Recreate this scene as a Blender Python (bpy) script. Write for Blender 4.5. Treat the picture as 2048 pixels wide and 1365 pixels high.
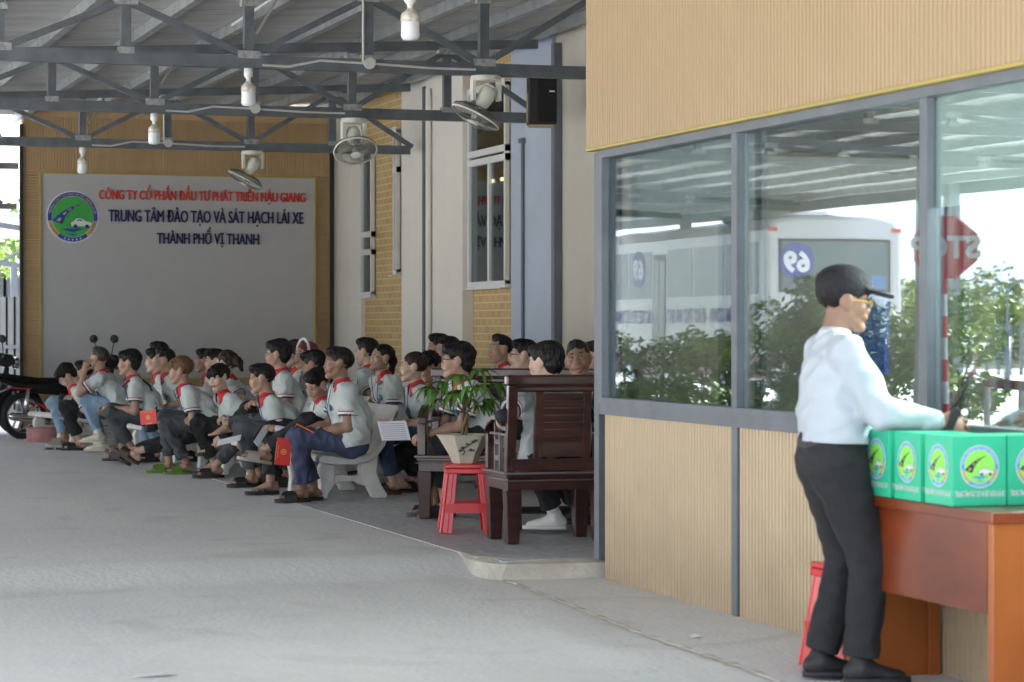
import bpy, math, random
import numpy as np
from mathutils import Vector, Matrix
random.seed(7)
for o in list(bpy.data.objects): bpy.data.objects.remove(o)
C = bpy.context.scene.collection
R = math.radians
V = lambda *a: np.array(a, dtype=float)
# ------------------------------------------------------------ camera
CAMZ = 1.43; FPX = 5000.0; HY = 655.0; AZ = R(17.9)
SA, CA = math.sin(AZ), math.cos(AZ)
cam = bpy.data.cameras.new('camera'); co = bpy.data.objects.new('camera', cam); C.objects.link(co)
co.location = (0, 0, CAMZ); co.rotation_euler = (R(90), 0, -AZ)
cam.lens = 36*FPX/2048; cam.sensor_width = 36; cam.shift_y = -(682.5-HY)/2048
cam.clip_start = .1; cam.clip_end = 3000
cam.dof.use_dof = True; cam.dof.focus_distance = 18.8; cam.dof.aperture_fstop = 4.5
bpy.context.scene.camera = co
FW = V(SA, CA, 0); RT = V(CA, -SA, 0); UP = V(0, 0, 1)
def W(px, py, d):                 # picture point at depth d -> place in the world
    return FW*d + RT*((px-1024)/FPX*d) + V(0, 0, CAMZ + (HY-py)/FPX*d)
def onX(px, X):                   # Y where the sight line through px meets the plane X
    u = (px-1024)/FPX; return X*(CA-SA*u)/(SA+CA*u)
def onY(px, Y):
    u = (px-1024)/FPX; return Y*(SA+CA*u)/(CA-SA*u)
def depth(X, Y): return X*SA+Y*CA
def zat(py, X, Y): return CAMZ+(HY-py)/FPX*depth(X, Y)
# ------------------------------------------------------------ light
sc = bpy.context.scene
SUN_EL, SUN_AZ = R(33), R(-76)      # azimuth clockwise from +Y
w = bpy.data.worlds.new('World'); sc.world = w; w.use_nodes = True
nt = w.node_tree; nt.nodes.clear()
out = nt.nodes.new('ShaderNodeOutputWorld'); bg = nt.nodes.new('ShaderNodeBackground')
sky = nt.nodes.new('ShaderNodeTexSky'); sky.sky_type = 'NISHITA'; sky.sun_disc = False
sky.sun_elevation = SUN_EL; sky.sun_rotation = SUN_AZ; sky.air_density = 1.0; sky.dust_density = 2.0; sky.ozone_density = 1.0
tc = nt.nodes.new('ShaderNodeTexCoord'); mp = nt.nodes.new('ShaderNodeMapping'); mp.inputs['Scale'].default_value = (1.6, 1.6, 5)
nz = nt.nodes.new('ShaderNodeTexNoise'); nz.inputs['Scale'].default_value = 1.7; nz.inputs['Detail'].default_value = 6
cr = nt.nodes.new('ShaderNodeValToRGB'); cr.color_ramp.elements[0].position = .36; cr.color_ramp.elements[1].position = .64
cr.color_ramp.elements[0].color = (.5, .5, .5, 1)
mx = nt.nodes.new('ShaderNodeMix'); mx.data_type = 'RGBA'; mx.inputs[7].default_value = (6.4, 7.0, 8.0, 1)
L = nt.links.new
L(tc.outputs['Generated'], mp.inputs['Vector']); L(mp.outputs[0], nz.inputs['Vector']); L(nz.outputs['Fac'], cr.inputs[0])
L(cr.outputs[0], mx.inputs[0]); L(sky.outputs[0], mx.inputs[6]); L(mx.outputs[2], bg.inputs[0]); L(bg.outputs[0], out.inputs[0])
bg.inputs[1].default_value = .075
sun = bpy.data.lights.new('sun', 'SUN'); sun.energy = 5.0; sun.angle = R(3); sun.color = (1, .96, .9)
so = bpy.data.objects.new('sun', sun); C.objects.link(so)
sd = Vector((math.sin(SUN_AZ)*math.cos(SUN_EL), math.cos(SUN_AZ)*math.cos(SUN_EL), math.sin(SUN_EL)))
so.rotation_euler = sd.to_track_quat('Z', 'Y').to_euler(); so.location = (-10, -10, 20)
sc.view_settings.view_transform = 'Standard'; sc.view_settings.look = 'None'; sc.view_settings.exposure = 2.75
# ------------------------------------------------------------ materials
def lin(h):
    h = h.lstrip('#'); r = [int(h[i:i+2], 16)/255 for i in (0, 2, 4)]
    return tuple(c/12.92 if c <= .04045 else ((c+.055)/1.055)**2.4 for c in r)
MATS = {}
def M(name, col, rough=.6, metal=0., var=.08, vs=4., bump=0., bs=60., spec=.5, stretch=None, sheen=0, coat=0, ramp=None, alpha=None):
    if name in MATS: return MATS[name]
    if isinstance(col, str): col = lin(col)
    m = bpy.data.materials.new(name); m.use_nodes = True; t = m.node_tree; b = t.nodes['Principled BSDF']
    b.inputs['Roughness'].default_value = rough; b.inputs['Metallic'].default_value = metal
    b.inputs['Specular IOR Level'].default_value = spec
    if sheen: b.inputs['Sheen Weight'].default_value = sheen
    if coat: b.inputs['Coat Weight'].default_value = coat; b.inputs['Coat Roughness'].default_value = .12
    tc = t.nodes.new('ShaderNodeTexCoord'); mp = t.nodes.new('ShaderNodeMapping')
    if stretch: mp.inputs['Scale'].default_value = stretch
    t.links.new(tc.outputs['Object'], mp.inputs[0])
    n = t.nodes.new('ShaderNodeTexNoise'); n.inputs['Scale'].default_value = vs; n.inputs['Detail'].default_value = 5
    t.links.new(mp.outputs[0], n.inputs['Vector'])
    r = t.nodes.new('ShaderNodeValToRGB'); e = r.color_ramp.elements
    e[0].position = .3; e[1].position = .7
    c2 = ramp if ramp else None
    if isinstance(c2, str): c2 = lin(c2)
    e[0].color = tuple(max(0, c*(1-var)) for c in col)+(1,)
    e[1].color = (tuple(c2) if c2 else tuple(min(1, c*(1+var)) for c in col))+(1,)
    t.links.new(n.outputs['Fac'], r.inputs[0]); t.links.new(r.outputs[0], b.inputs['Base Color'])
    if bump:
        n2 = t.nodes.new('ShaderNodeTexNoise'); n2.inputs['Scale'].default_value = bs; n2.inputs['Detail'].default_value = 4
        t.links.new(mp.outputs[0], n2.inputs['Vector'])
        bp = t.nodes.new('ShaderNodeBump'); bp.inputs['Strength'].default_value = bump; bp.inputs['Distance'].default_value = .02
        t.links.new(n2.outputs['Fac'], bp.inputs['Height']); t.links.new(bp.outputs[0], b.inputs['Normal'])
    MATS[name] = m; return m
# ------------------------------------------------------------ mesh collector
class MB:
    def __init__(s): s.v = []; s.f = []; s.m = []; s.n = 0
    def add(s, v, f, mi=0):
        v = np.asarray(v, float).reshape(-1, 3); s.v.append(v)
        s.f += [tuple(int(i)+s.n for i in q) for q in f]
        if isinstance(mi, int): s.m += [mi]*len(f)
        else: s.m += [int(i) for i in mi]
        s.n += len(v); return s
    def box(s, a, b, mi=0):
        (x0, y0, z0), (x1, y1, z1) = a, b
        v = [(x0,y0,z0),(x1,y0,z0),(x1,y1,z0),(x0,y1,z0),(x0,y0,z1),(x1,y0,z1),(x1,y1,z1),(x0,y1,z1)]
        return s.add(v, [(0,3,2,1),(4,5,6,7),(0,1,5,4),(1,2,6,5),(2,3,7,6),(3,0,4,7)], mi)
    def bar(s, a, b, w, h, mi=0, up=None, w2=None, h2=None):      # rectangular bar a->b, w sideways, h along up
        a = np.array(a, float); b = np.array(b, float); d = b-a; d /= np.linalg.norm(d)
        u = np.array(up if up is not None else ((0, 0, 1) if abs(d[2]) < .95 else (0, 1, 0)), float)
        sx = np.cross(d, u); sx /= np.linalg.norm(sx); u = np.cross(sx, d)
        w2 = w if w2 is None else w2; h2 = h if h2 is None else h2
        v = []
        for p, ww, hh in ((a, w, h), (b, w2, h2)):
            for i, j in ((-1,-1),(1,-1),(1,1),(-1,1)): v.append(p+sx*i*ww/2+u*j*hh/2)
        return s.add(v, [(0,3,2,1),(4,5,6,7),(0,1,5,4),(1,2,6,5),(2,3,7,6),(3,0,4,7)], mi)
    def tube(s, pts, r, mi=0, n=8, cap=True, flat=None):
        pts = [np.array(p, float) for p in pts]; rs = r if hasattr(r, '__len__') else [r]*len(pts)
        vs = []; prev = None
        for i, p in enumerate(pts):
            d = pts[min(i+1, len(pts)-1)]-pts[max(i-1, 0)]; d /= (np.linalg.norm(d)+1e-9)
            if prev is None:
                u = np.cross(d, (0, 0, 1) if abs(d[2]) < .9 else (1, 0, 0))
            else: u = prev-d*np.dot(prev, d)
            u /= np.linalg.norm(u); prev = u; w_ = np.cross(d, u)
            for k in range(n):
                a = 2*math.pi*k/n; vs.append(p+(u*math.cos(a)+w_*math.sin(a))*rs[i])
        fs = []
        for i in range(len(pts)-1):
            for k in range(n):
                k2 = (k+1) % n; fs.append((i*n+k, i*n+k2, (i+1)*n+k2, (i+1)*n+k))
        if cap: fs.append(tuple(range(n))[::-1]); fs.append(tuple((len(pts)-1)*n+k for k in range(n)))
        return s.add(vs, fs, mi)
    def lathe(s, prof, c=(0,0,0), n=24, mi=0, axis=None):         # prof [(r,z)]
        vs = []
        A = np.eye(3)
        if axis is not None:
            z = np.array(axis, float); z /= np.linalg.norm(z); x = np.cross(z, (0, 1, 0) if abs(z[1]) < .9 else (1, 0, 0)); x /= np.linalg.norm(x)
            A = np.column_stack([x, np.cross(z, x), z])
        for r, z in prof:
            for k in range(n):
                a = 2*math.pi*k/n; vs.append(A@np.array((r*math.cos(a), r*math.sin(a), z))+np.array(c, float))
        fs = [(i*n+k, i*n+(k+1) % n, (i+1)*n+(k+1) % n, (i+1)*n+k) for i in range(len(prof)-1) for k in range(n)]
        return s.add(vs, fs, mi)
    def prism(s, poly, o, ux, uy, un, th, mi=0, mis=None):         # polygon in plane (o,ux,uy) extruded th along un
        o, ux, uy, un = [np.array(q, float) for q in (o, ux, uy, un)]
        n = len(poly); a = [o+ux*x+uy*y for x, y in poly]; b = [p+un*th for p in a]
        fs = [tuple(range(n))[::-1], tuple(range(n, 2*n))]+[(i, (i+1) % n, n+(i+1) % n, n+i) for i in range(n)]
        return s.add(a+b, fs, mi)
    def build(s, name, mats, parent=None, smooth=False, bevel=0, world=True):
        me = bpy.data.meshes.new(name)
        v = np.concatenate(s.v) if s.v else np.zeros((0, 3))
        me.from_pydata(v.tolist(), [], s.f)
        if not isinstance(mats, (list, tuple)): mats = [mats]
        for m in mats: me.materials.append(m)
        me.polygons.foreach_set('material_index', s.m)
        if smooth: me.polygons.foreach_set('use_smooth', [True]*len(s.f))
        me.update()
        o = bpy.data.objects.new(name, me); C.objects.link(o)
        if parent: o.parent = parent
        if bevel:
            b = o.modifiers.new('bevel', 'BEVEL'); b.width = bevel; b.segments = 2; b.limit_method = 'ANGLE'; b.angle_limit = R(40)
        return o
def tag(o, label=None, cat=None, group=None, kind=None):
    if label: o['label'] = label
    if cat: o['category'] = cat
    if group: o['group'] = group
    if kind: o['kind'] = kind
    return o
def thing(name, label, cat, loc=(0,0,0), rz=0, group=None):
    o = bpy.data.objects.new(name, None); C.objects.link(o); o.location = loc; o.rotation_euler = (0, 0, rz); o.empty_display_size = .1
    return tag(o, label, cat, group)
def copy_thing(root, loc=None, rz=None, label=None):
    def cp(o, par):
        c = o.copy(); C.objects.link(c); c.parent = par
        for ch in o.children: cp(ch, c)
        return c
    r = cp(root, None)
    if loc is not None: r.location = loc
    if rz is not None: r.rotation_euler = (0, 0, rz)
    if label: r['label'] = label
    return r
def text_geo(s, size=1., ext=.0, off=0., align='LEFT', sx=1., spacing=1.):
    cu = bpy.data.curves.new('t', 'FONT'); cu.body = s; cu.size = size; cu.extrude = ext; cu.offset = off; cu.align_x = align; cu.resolution_u = 3
    cu.space_character = spacing
    o = bpy.data.objects.new('t', cu); C.objects.link(o); bpy.context.view_layer.update()
    me = bpy.data.meshes.new_from_object(o.evaluated_get(bpy.context.evaluated_depsgraph_get()))
    v = np.array([x.co[:] for x in me.vertices]); f = [tuple(p.vertices) for p in me.polygons]
    bpy.data.objects.remove(o); bpy.data.meshes.remove(me); bpy.data.curves.remove(cu)
    if len(v) == 0: v = np.zeros((0, 3))
    v[:, 0] *= sx
    return v, f
def put(v, o, ux, uy, un=None):
    ux = np.array(ux, float); uy = np.array(uy, float); un = np.cross(ux, uy) if un is None else np.array(un, float)
    return np.array(o, float)+v[:, :1]*ux+v[:, 1:2]*uy+v[:, 2:3]*un
# ------------------------------------------------------------ implicit surfaces
def cone(a, b, ra, rb, s=None, k=1.): return ('c', np.array(a, float), np.array(b, float), ra, rb, None if s is None else np.array(s, float), k, 1)
def ell(c, r, A=None, sub=False): return ('e', np.array(c, float), np.array(r, float), np.eye(3) if A is None else np.array(A, float), sub)
def sdf(prims, res, kb=.03, disp=None):
    los = []; his = []
    for p in prims:
        if p[0] == 'c':
            m = max(p[3], p[4])*max(1, p[6])
            lo = np.minimum(p[1], p[2])-m; hi = np.maximum(p[1], p[2])+m
        else:
            if p[4]: continue
            m = p[2].max(); lo = p[1]-m; hi = p[1]+m
        los.append(lo); his.append(hi)
    pad = 3*res+.01
    lo = np.min(los, 0)-pad; hi = np.max(his, 0)+pad
    n = np.ceil((hi-lo)/res).astype(int)+1
    G = np.full(n, 1., np.float32)
    ax = [(lo[i]+np.arange(n[i])*res).astype(np.float32) for i in range(3)]
    for p in prims:
        if p[0] == 'c':
            m = max(p[3], p[4])*max(1, p[6]); l = np.minimum(p[1], p[2])-m; h = np.maximum(p[1], p[2])+m
        else: m = p[2].max(); l = p[1]-m; h = p[1]+m
        q = kb+2.5*res
        i0 = np.maximum(0, np.floor((l-q-lo)/res).astype(int)); i1 = np.minimum(n, np.ceil((h+q-lo)/res).astype(int)+1)
        if (i1 <= i0).any(): continue
        X, Y, Z = np.meshgrid(ax[0][i0[0]:i1[0]], ax[1][i0[1]:i1[1]], ax[2][i0[2]:i1[2]], indexing='ij', sparse=True)
        if p[0] == 'c':
            _, a, b, ra, rb, s, k, _ = p; ab = b-a; l2 = max(1e-9, ab@ab)
            x, y, z = X-np.float32(a[0]), Y-np.float32(a[1]), Z-np.float32(a[2])
            t = np.clip((x*np.float32(ab[0])+y*np.float32(ab[1])+z*np.float32(ab[2]))/np.float32(l2), 0, 1)
            x = x-t*np.float32(ab[0]); y = y-t*np.float32(ab[1]); z = z-t*np.float32(ab[2])
            q2 = x*x+y*y+z*z
            if s is not None:
                qs = x*np.float32(s[0])+y*np.float32(s[1])+z*np.float32(s[2]); q2 = q2-qs*qs*np.float32(1-1/k**2)
            D = np.sqrt(np.maximum(q2, 0))-(np.float32(ra)+t*np.float32(rb-ra)); sub = False
        else:
            _, c, r, A, sub = p
            x, y, z = X-np.float32(c[0]), Y-np.float32(c[1]), Z-np.float32(c[2]); q2 = 0
            for i in range(3):
                q2 = q2+((x*np.float32(A[0, i])+y*np.float32(A[1, i])+z*np.float32(A[2, i]))/np.float32(r[i]))**2
            D = (np.sqrt(q2)-1)*np.float32(r.min())
        S = (slice(i0[0], i1[0]), slice(i0[1], i1[1]), slice(i0[2], i1[2])); g = G[S]
        if sub:
            D = -D; hh = np.clip(.5-.5*(D-g)/(kb*.4), 0, 1); G[S] = D*(1-hh)+g*hh+kb*.4*hh*(1-hh)
        else:
            hh = np.clip(.5+.5*(D-g)/kb, 0, 1); G[S] = D*(1-hh)+g*hh-kb*hh*(1-hh)
    if disp is not None:
        X, Y, Z = np.meshgrid(*ax, indexing='ij', sparse=True); m = np.abs(G) < .03
        G = np.where(m, G+disp(X, Y, Z).astype(np.float32), G)
    s = G < 0
    c8 = sum(s[i:n[0]-1+i, j:n[1]-1+j, k:n[2]-1+k].astype(np.int8) for i in (0, 1) for j in (0, 1) for k in (0, 1))
    act = (c8 > 0) & (c8 < 8); idx = np.argwhere(act)
    cor = [(i, j, k) for i in (0, 1) for j in (0, 1) for k in (0, 1)]
    val = np.stack([G[idx[:, 0]+i, idx[:, 1]+j, idx[:, 2]+k] for i, j, k in cor], 1)
    acc = np.zeros((len(idx), 3)); cnt = np.zeros(len(idx))
    for a in range(8):
        for b in range(a+1, 8):
            ca, cb = np.array(cor[a]), np.array(cor[b])
            if np.abs(ca-cb).sum() != 1: continue
            va, vb = val[:, a], val[:, b]; m = (va < 0) != (vb < 0)
            t = np.where(m, va/np.where(m, va-vb, 1), 0)
            acc += (ca+(cb-ca)*t[:, None])*m[:, None]; cnt += m
    vv = lo+(idx+acc/cnt[:, None])*res
    ids = np.full(act.shape, -1, np.int64); ids[tuple(idx.T)] = np.arange(len(idx))
    F = []
    for a in range(3):
        b, c = (a+1) % 3, (a+2) % 3
        sl0 = [slice(None)]*3; sl1 = [slice(None)]*3; sl0[a] = slice(0, -1); sl1[a] = slice(1, None)
        s0 = s[tuple(sl0)]; s1 = s[tuple(sl1)]; e = np.argwhere(s0 != s1)
        e = e[(e[:, b] > 0) & (e[:, c] > 0) & (e[:, b] < n[b]-1) & (e[:, c] < n[c]-1)]
        if not len(e): continue
        ins = s0[tuple(e.T)]
        def cell(db, dc):
            q = e.copy(); q[:, b] += db; q[:, c] += dc; return ids[tuple(q.T)]
        quad = np.stack([cell(-1, -1), cell(0, -1), cell(0, 0), cell(-1, 0)], 1)
        quad[~ins] = quad[~ins][:, ::-1]
        F.append(quad)
    F = np.concatenate(F); F = F[(F >= 0).all(1)]
    return vv, F
def nrm(a): a = np.array(a, float); return a/(np.linalg.norm(a)+1e-9)
# ============================================================ materials used by the setting
m_conc = M('yard concrete', (.50, .50, .505), .85, var=.10, vs=.9, bump=.25, bs=30)
m_steel = M('galvanised steel', (.135, .15, .165), .5, .35, var=.22, vs=6, bump=.1)
m_steelb = M('blue grey steel', (.15, .168, .19), .5, .3, var=.12, vs=5)
m_weld = M('weld paint', (.33, .34, .34), .6, .2, var=.3, vs=30)
m_foil = M('roof foil', (.46, .465, .465), .45, .35, var=.16, vs=1.2, stretch=(1, 3, 1), bump=.3, bs=10)
m_purl = M('zinc purlin', (.40, .425, .44), .38, .6, var=.22, vs=5)
m_clad = M('brown cladding', (.52, .355, .19), .6, var=.06, vs=8, stretch=(1, 1, .3))
m_cladn = M('tan booth cladding', (.55, .43, .28), .55, var=.05, vs=1.5)
m_yel = M('yellow trim', (.45, .345, .09), .45)
m_panel = M('grey sign panel', (.43, .43, .435), .5, var=.03)
m_beige = M('beige paint', (.76, .735, .68), .8, var=.03, vs=2)
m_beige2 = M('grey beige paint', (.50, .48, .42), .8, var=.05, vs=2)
m_blue = M('pale blue paint', (.42, .48, .58), .7, var=.04, vs=2)
m_white = M('white aluminium', (.72, .73, .73), .4, var=.03)
m_dark = M('dark rubber', (.015, .015, .017), .6)
m_plast = M('white plastic', (.78, .78, .76), .35, var=.03)
def dirt(m, col, h, amt):       # splashed dirt that climbs unevenly from the ground
    t = m.node_tree; b = t.nodes['Principled BSDF']; src = b.inputs['Base Color'].links[0].from_socket
    tc = t.nodes.new('ShaderNodeTexCoord'); sp = t.nodes.new('ShaderNodeSeparateXYZ'); n = t.nodes.new('ShaderNodeTexNoise'); n.inputs['Scale'].default_value = 3.5; n.inputs['Detail'].default_value = 7
    ma = t.nodes.new('ShaderNodeMath'); ma.operation = 'MULTIPLY_ADD'; ma.inputs[1].default_value = -h*1.6; mr = t.nodes.new('ShaderNodeMapRange'); mr.inputs[1].default_value = -h*.8; mr.inputs[2].default_value = h*.35; mr.inputs[3].default_value = amt; mr.inputs[4].default_value = 0
    mx = t.nodes.new('ShaderNodeMix'); mx.data_type = 'RGBA'; mx.inputs[7].default_value = col+(1,); l = t.links.new
    l(tc.outputs['Object'], sp.inputs[0]); l(tc.outputs['Object'], n.inputs['Vector']); l(n.outputs[0], ma.inputs[0]); l(sp.outputs[2], ma.inputs[2]); l(ma.outputs[0], mr.inputs[0]); l(mr.outputs[0], mx.inputs[0]); l(src, mx.inputs[6]); l(mx.outputs[2], b.inputs['Base Color'])
dirt(m_cladn, (.36, .27, .17), .5, .6)
def glassm(name, refl, tint, rough=0.):
    m = bpy.data.materials.new(name); m.use_nodes = True; t = m.node_tree; t.nodes.clear()
    o = t.nodes.new('ShaderNodeOutputMaterial'); mx = t.nodes.new('ShaderNodeMixShader'); g = t.nodes.new('ShaderNodeBsdfGlossy'); tr = t.nodes.new('ShaderNodeBsdfTransparent')
    g.inputs['Roughness'].default_value = rough; tr.inputs[0].default_value = tint+(1,); g.inputs[0].default_value = (.93, .97, 1, 1)
    lw = t.nodes.new('ShaderNodeFresnel'); lw.inputs[0].default_value = 1.5
    mr = t.nodes.new('ShaderNodeMapRange'); mr.inputs[1].default_value = .04; mr.inputs[2].default_value = .5; mr.inputs[3].default_value = refl; mr.inputs[4].default_value = .62
    tc = t.nodes.new('ShaderNodeTexCoord'); n = t.nodes.new('ShaderNodeTexNoise'); n.inputs['Scale'].default_value = 1.3; n.inputs['Detail'].default_value = 0
    bp = t.nodes.new('ShaderNodeBump'); bp.inputs['Strength'].default_value = .25; bp.inputs['Distance'].default_value = .003
    t.links.new(tc.outputs['Object'], n.inputs[0]); t.links.new(n.outputs[0], bp.inputs['Height']); t.links.new(bp.outputs[0], g.inputs['Normal'])
    t.links.new(lw.outputs[0], mr.inputs[0]); t.links.new(mr.outputs[0], mx.inputs[0])
    t.links.new(tr.outputs[0], mx.inputs[1]); t.links.new(g.outputs[0], mx.inputs[2]); t.links.new(mx.outputs[0], o.inputs[0]); return m
m_glass = glassm('coated booth glass', .06, (.86, .91, .90))
m_glassb = glassm('facade glass', .06, (.5, .55, .55))
# ground ------------------------------------------------------
GX0, FY = 4.22, 13.45            # platform edges
def gz(x, y):
    t = min(1, max(0, (y-13.55)/.65)); return .088*t*t*(3-2*t)*1.09
m_earth = M('far ground', (.16, .17, .10), .95, var=.3, vs=.05)
g = MB(); g.box((-600, -200, -1.2), (600, 1200, -.06)); tag(g.build('ground', m_earth), kind='structure')
ys = [-30, 0, 8, 12, 13.55, 13.65, 13.75, 13.85, 13.95, 14.05, 14.15, 14.25, 15, 16, 17, 18, 19, 19.7, 25, 33, 45, 70]; xs = [-45, -20, -9, -3, 0, 2, 3, 4, 9, 20]
vs = [(x, y, gz(x, y)) for y in ys for x in xs]; nx = len(xs)
def concrete_mat():
    m = m_conc; t = m.node_tree; b = t.nodes['Principled BSDF']
    tc = t.nodes.new('ShaderNodeTexCoord'); n1 = t.nodes.new('ShaderNodeTexNoise'); n1.inputs['Scale'].default_value = .35; n1.inputs['Detail'].default_value = 8; n1.inputs['Roughness'].default_value = .65
    mp = t.nodes.new('ShaderNodeMapping'); mp.inputs['Rotation'].default_value = (0, 0, R(12)); mp.inputs['Scale'].default_value = (2.4, .8, 1)
    n2 = t.nodes.new('ShaderNodeTexNoise'); n2.inputs['Scale'].default_value = 5; n2.inputs['Detail'].default_value = 10; n2.inputs['Roughness'].default_value = .75
    r = t.nodes.new('ShaderNodeValToRGB'); e = r.color_ramp.elements; e[0].position = .3; e[0].color = (.63, .635, .645, 1); e[1].position = .72; e[1].color = (.73, .73, .72, 1)
    mx = t.nodes.new('ShaderNodeMix'); mx.data_type = 'RGBA'; mx.blend_type = 'MULTIPLY'; mx.inputs[0].default_value = .3
    r2 = t.nodes.new('ShaderNodeValToRGB'); e = r2.color_ramp.elements; e[0].position = .35; e[0].color = (.80, .79, .78, 1); e[1].position = .6; e[1].color = (1, 1, 1, 1)
    l = t.links.new
    l(tc.outputs['Object'], mp.inputs[0]); l(mp.outputs[0], n1.inputs['Vector']); l(mp.outputs[0], n2.inputs['Vector'])
    l(n1.outputs[0], r.inputs[0]); l(n2.outputs[0], r2.inputs[0]); l(r.outputs[0], mx.inputs[6]); l(r2.outputs[0], mx.inputs[7]); n3 = t.nodes.new('ShaderNodeTexNoise'); n3.inputs['Scale'].default_value = 1.1; n3.inputs['Detail'].default_value = 3; n3.inputs['Distortion'].default_value = 1.5
    r3 = t.nodes.new('ShaderNodeValToRGB'); e = r3.color_ramp.elements; e[0].position = .30; e[0].color = (.89, .885, .875, 1); e[1].position = .42; e[1].color = (1, 1, 1, 1)
    vo = t.nodes.new('ShaderNodeTexVoronoi'); vo.feature = 'DISTANCE_TO_EDGE'; vo.inputs['Scale'].default_value = .28; vo.inputs['Randomness'].default_value = 1
    n4 = t.nodes.new('ShaderNodeTexNoise'); n4.inputs['Scale'].default_value = 3; n4.inputs['Detail'].default_value = 6; ad = t.nodes.new('ShaderNodeMix'); ad.data_type = 'RGBA'; ad.inputs[0].default_value = .12
    r4 = t.nodes.new('ShaderNodeValToRGB'); e = r4.color_ramp.elements; e[0].position = .0; e[0].color = (.62, .62, .61, 1); e[1].position = .004; e[1].color = (1, 1, 1, 1)
    m2 = t.nodes.new('ShaderNodeMix'); m2.data_type = 'RGBA'; m2.blend_type = 'MULTIPLY'; m2.inputs[0].default_value = 1; m3 = t.nodes.new('ShaderNodeMix'); m3.data_type = 'RGBA'; m3.blend_type = 'MULTIPLY'; m3.inputs[0].default_value = .12
    l(tc.outputs['Object'], n3.inputs['Vector']); l(n3.outputs[0], r3.inputs[0]); l(tc.outputs['Object'], n4.inputs['Vector']); l(tc.outputs['Object'], ad.inputs[6]); l(n4.outputs['Color'], ad.inputs[7]); l(ad.outputs[2], vo.inputs['Vector']); l(vo.outputs[0], r4.inputs[0])
    l(mx.outputs[2], m2.inputs[6]); l(r3.outputs[0], m2.inputs[7]); l(m2.outputs[2], m3.inputs[6]); l(r4.outputs[0], m3.inputs[7]); l(m3.outputs[2], b.inputs['Base Color'])
concrete_mat()
g = MB(); g.add(vs, [(j*nx+i, j*nx+i+1, (j+1)*nx+i+1, (j+1)*nx+i) for j in range(len(ys)-1) for i in range(len(xs)-1)])
tag(g.build('concrete_yard', m_conc, smooth=True), kind='structure')
# raised porch with grey tiles
def tile_mat():
    m = M('porch tiles', (.2, .21, .23), .5); t = m.node_tree; b = t.nodes['Principled BSDF']
    tc = t.nodes.new('ShaderNodeTexCoord'); br = t.nodes.new('ShaderNodeTexBrick'); br.offset = 0; br.inputs['Scale'].default_value = 1
    br.inputs['Brick Width'].default_value = .4; br.inputs['Row Height'].default_value = .4; br.inputs['Mortar Size'].default_value = .006
    br.inputs['Color1'].default_value = (.50, .505, .515, 1); br.inputs['Color2'].default_value = (.56, .565, .57, 1); br.inputs['Mortar'].default_value = (.50, .50, .50, 1)
    n = t.nodes.new('ShaderNodeTexVoronoi'); n.inputs['Scale'].default_value = 14
    r = t.nodes.new('ShaderNodeValToRGB'); r.color_ramp.elements[0].color = (1.25, 1.25, 1.25, 1); r.color_ramp.elements[1].color = (.8, .8, .82, 1); r.color_ramp.elements[1].position = .5
    mx = t.nodes.new('ShaderNodeMix'); mx.data_type = 'RGBA'; mx.blend_type = 'MULTIPLY'; mx.inputs[0].default_value = .8
    bp = t.nodes.new('ShaderNodeBump'); bp.inputs['Distance'].default_value = .01; bp.inputs['Strength'].default_value = .4
    l = t.links.new; l(tc.outputs['Object'], br.inputs[0]); l(tc.outputs['Object'], n.inputs[0]); l(n.outputs[0], r.inputs[0]); l(br.outputs[0], mx.inputs[6]); l(r.outputs[0], mx.inputs[7]); l(mx.outputs[2], b.inputs['Base Color'])
    l(n.outputs[0], bp.inputs['Height']); l(bp.outputs[0], b.inputs['Normal']); return m
m_tile = tile_mat()
m_kerb = M('mortar kerb', (.52, .49, .42), .9, var=.2, vs=5, bump=.6, bs=18)
g = MB(); g.box((GX0+.02, FY+.20, .02), (GX0+.11, 33.4, .0995)) if False else None; g.box((GX0+.03, FY+.36, .02), (GX0+.10, 33.4, .1)); g.box((GX0+.10, FY+.10, .02), (10, 33.4, .1)); tag(g.build('porch_tiles', m_tile), kind='structure')
# rough mortar edge with a shoulder at the corner
pts = [(8, FY), (4.9, FY), (4.55, FY+.01), (4.33, FY+.05), (4.25, FY+.15), (4.22, 13.75), (4.22, 13.95), (4.24, 14.2)]
ins = [(8, FY+.11), (4.9, FY+.11), (4.60, FY+.12), (4.42, FY+.17), (4.31, FY+.34), (4.28, 13.84), (4.26, 14.0), (4.25, 14.2)]
v = []
for (x, y), (xi, yi) in zip(pts, ins):
    e = .05 if y < 15 else .01
    ox, oy = (x-xi), (y-yi); l_ = math.hypot(ox, oy)+1e-6
    v += [(x+ox/l_*e*1.6, y+oy/l_*e*(.4 if y < 13.6 else 1.4), -.01), (x, y, .085), (xi-ox/l_*.0, yi-oy/l_*.0, .1042)]
g = MB(); g.add(v, [(3*i+j, 3*i+j+1, 3*i+4+j, 3*i+3+j) for i in range(len(pts)-1) for j in (0, 1)])
tag(g.build('kerb', m_kerb), kind='structure')
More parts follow.
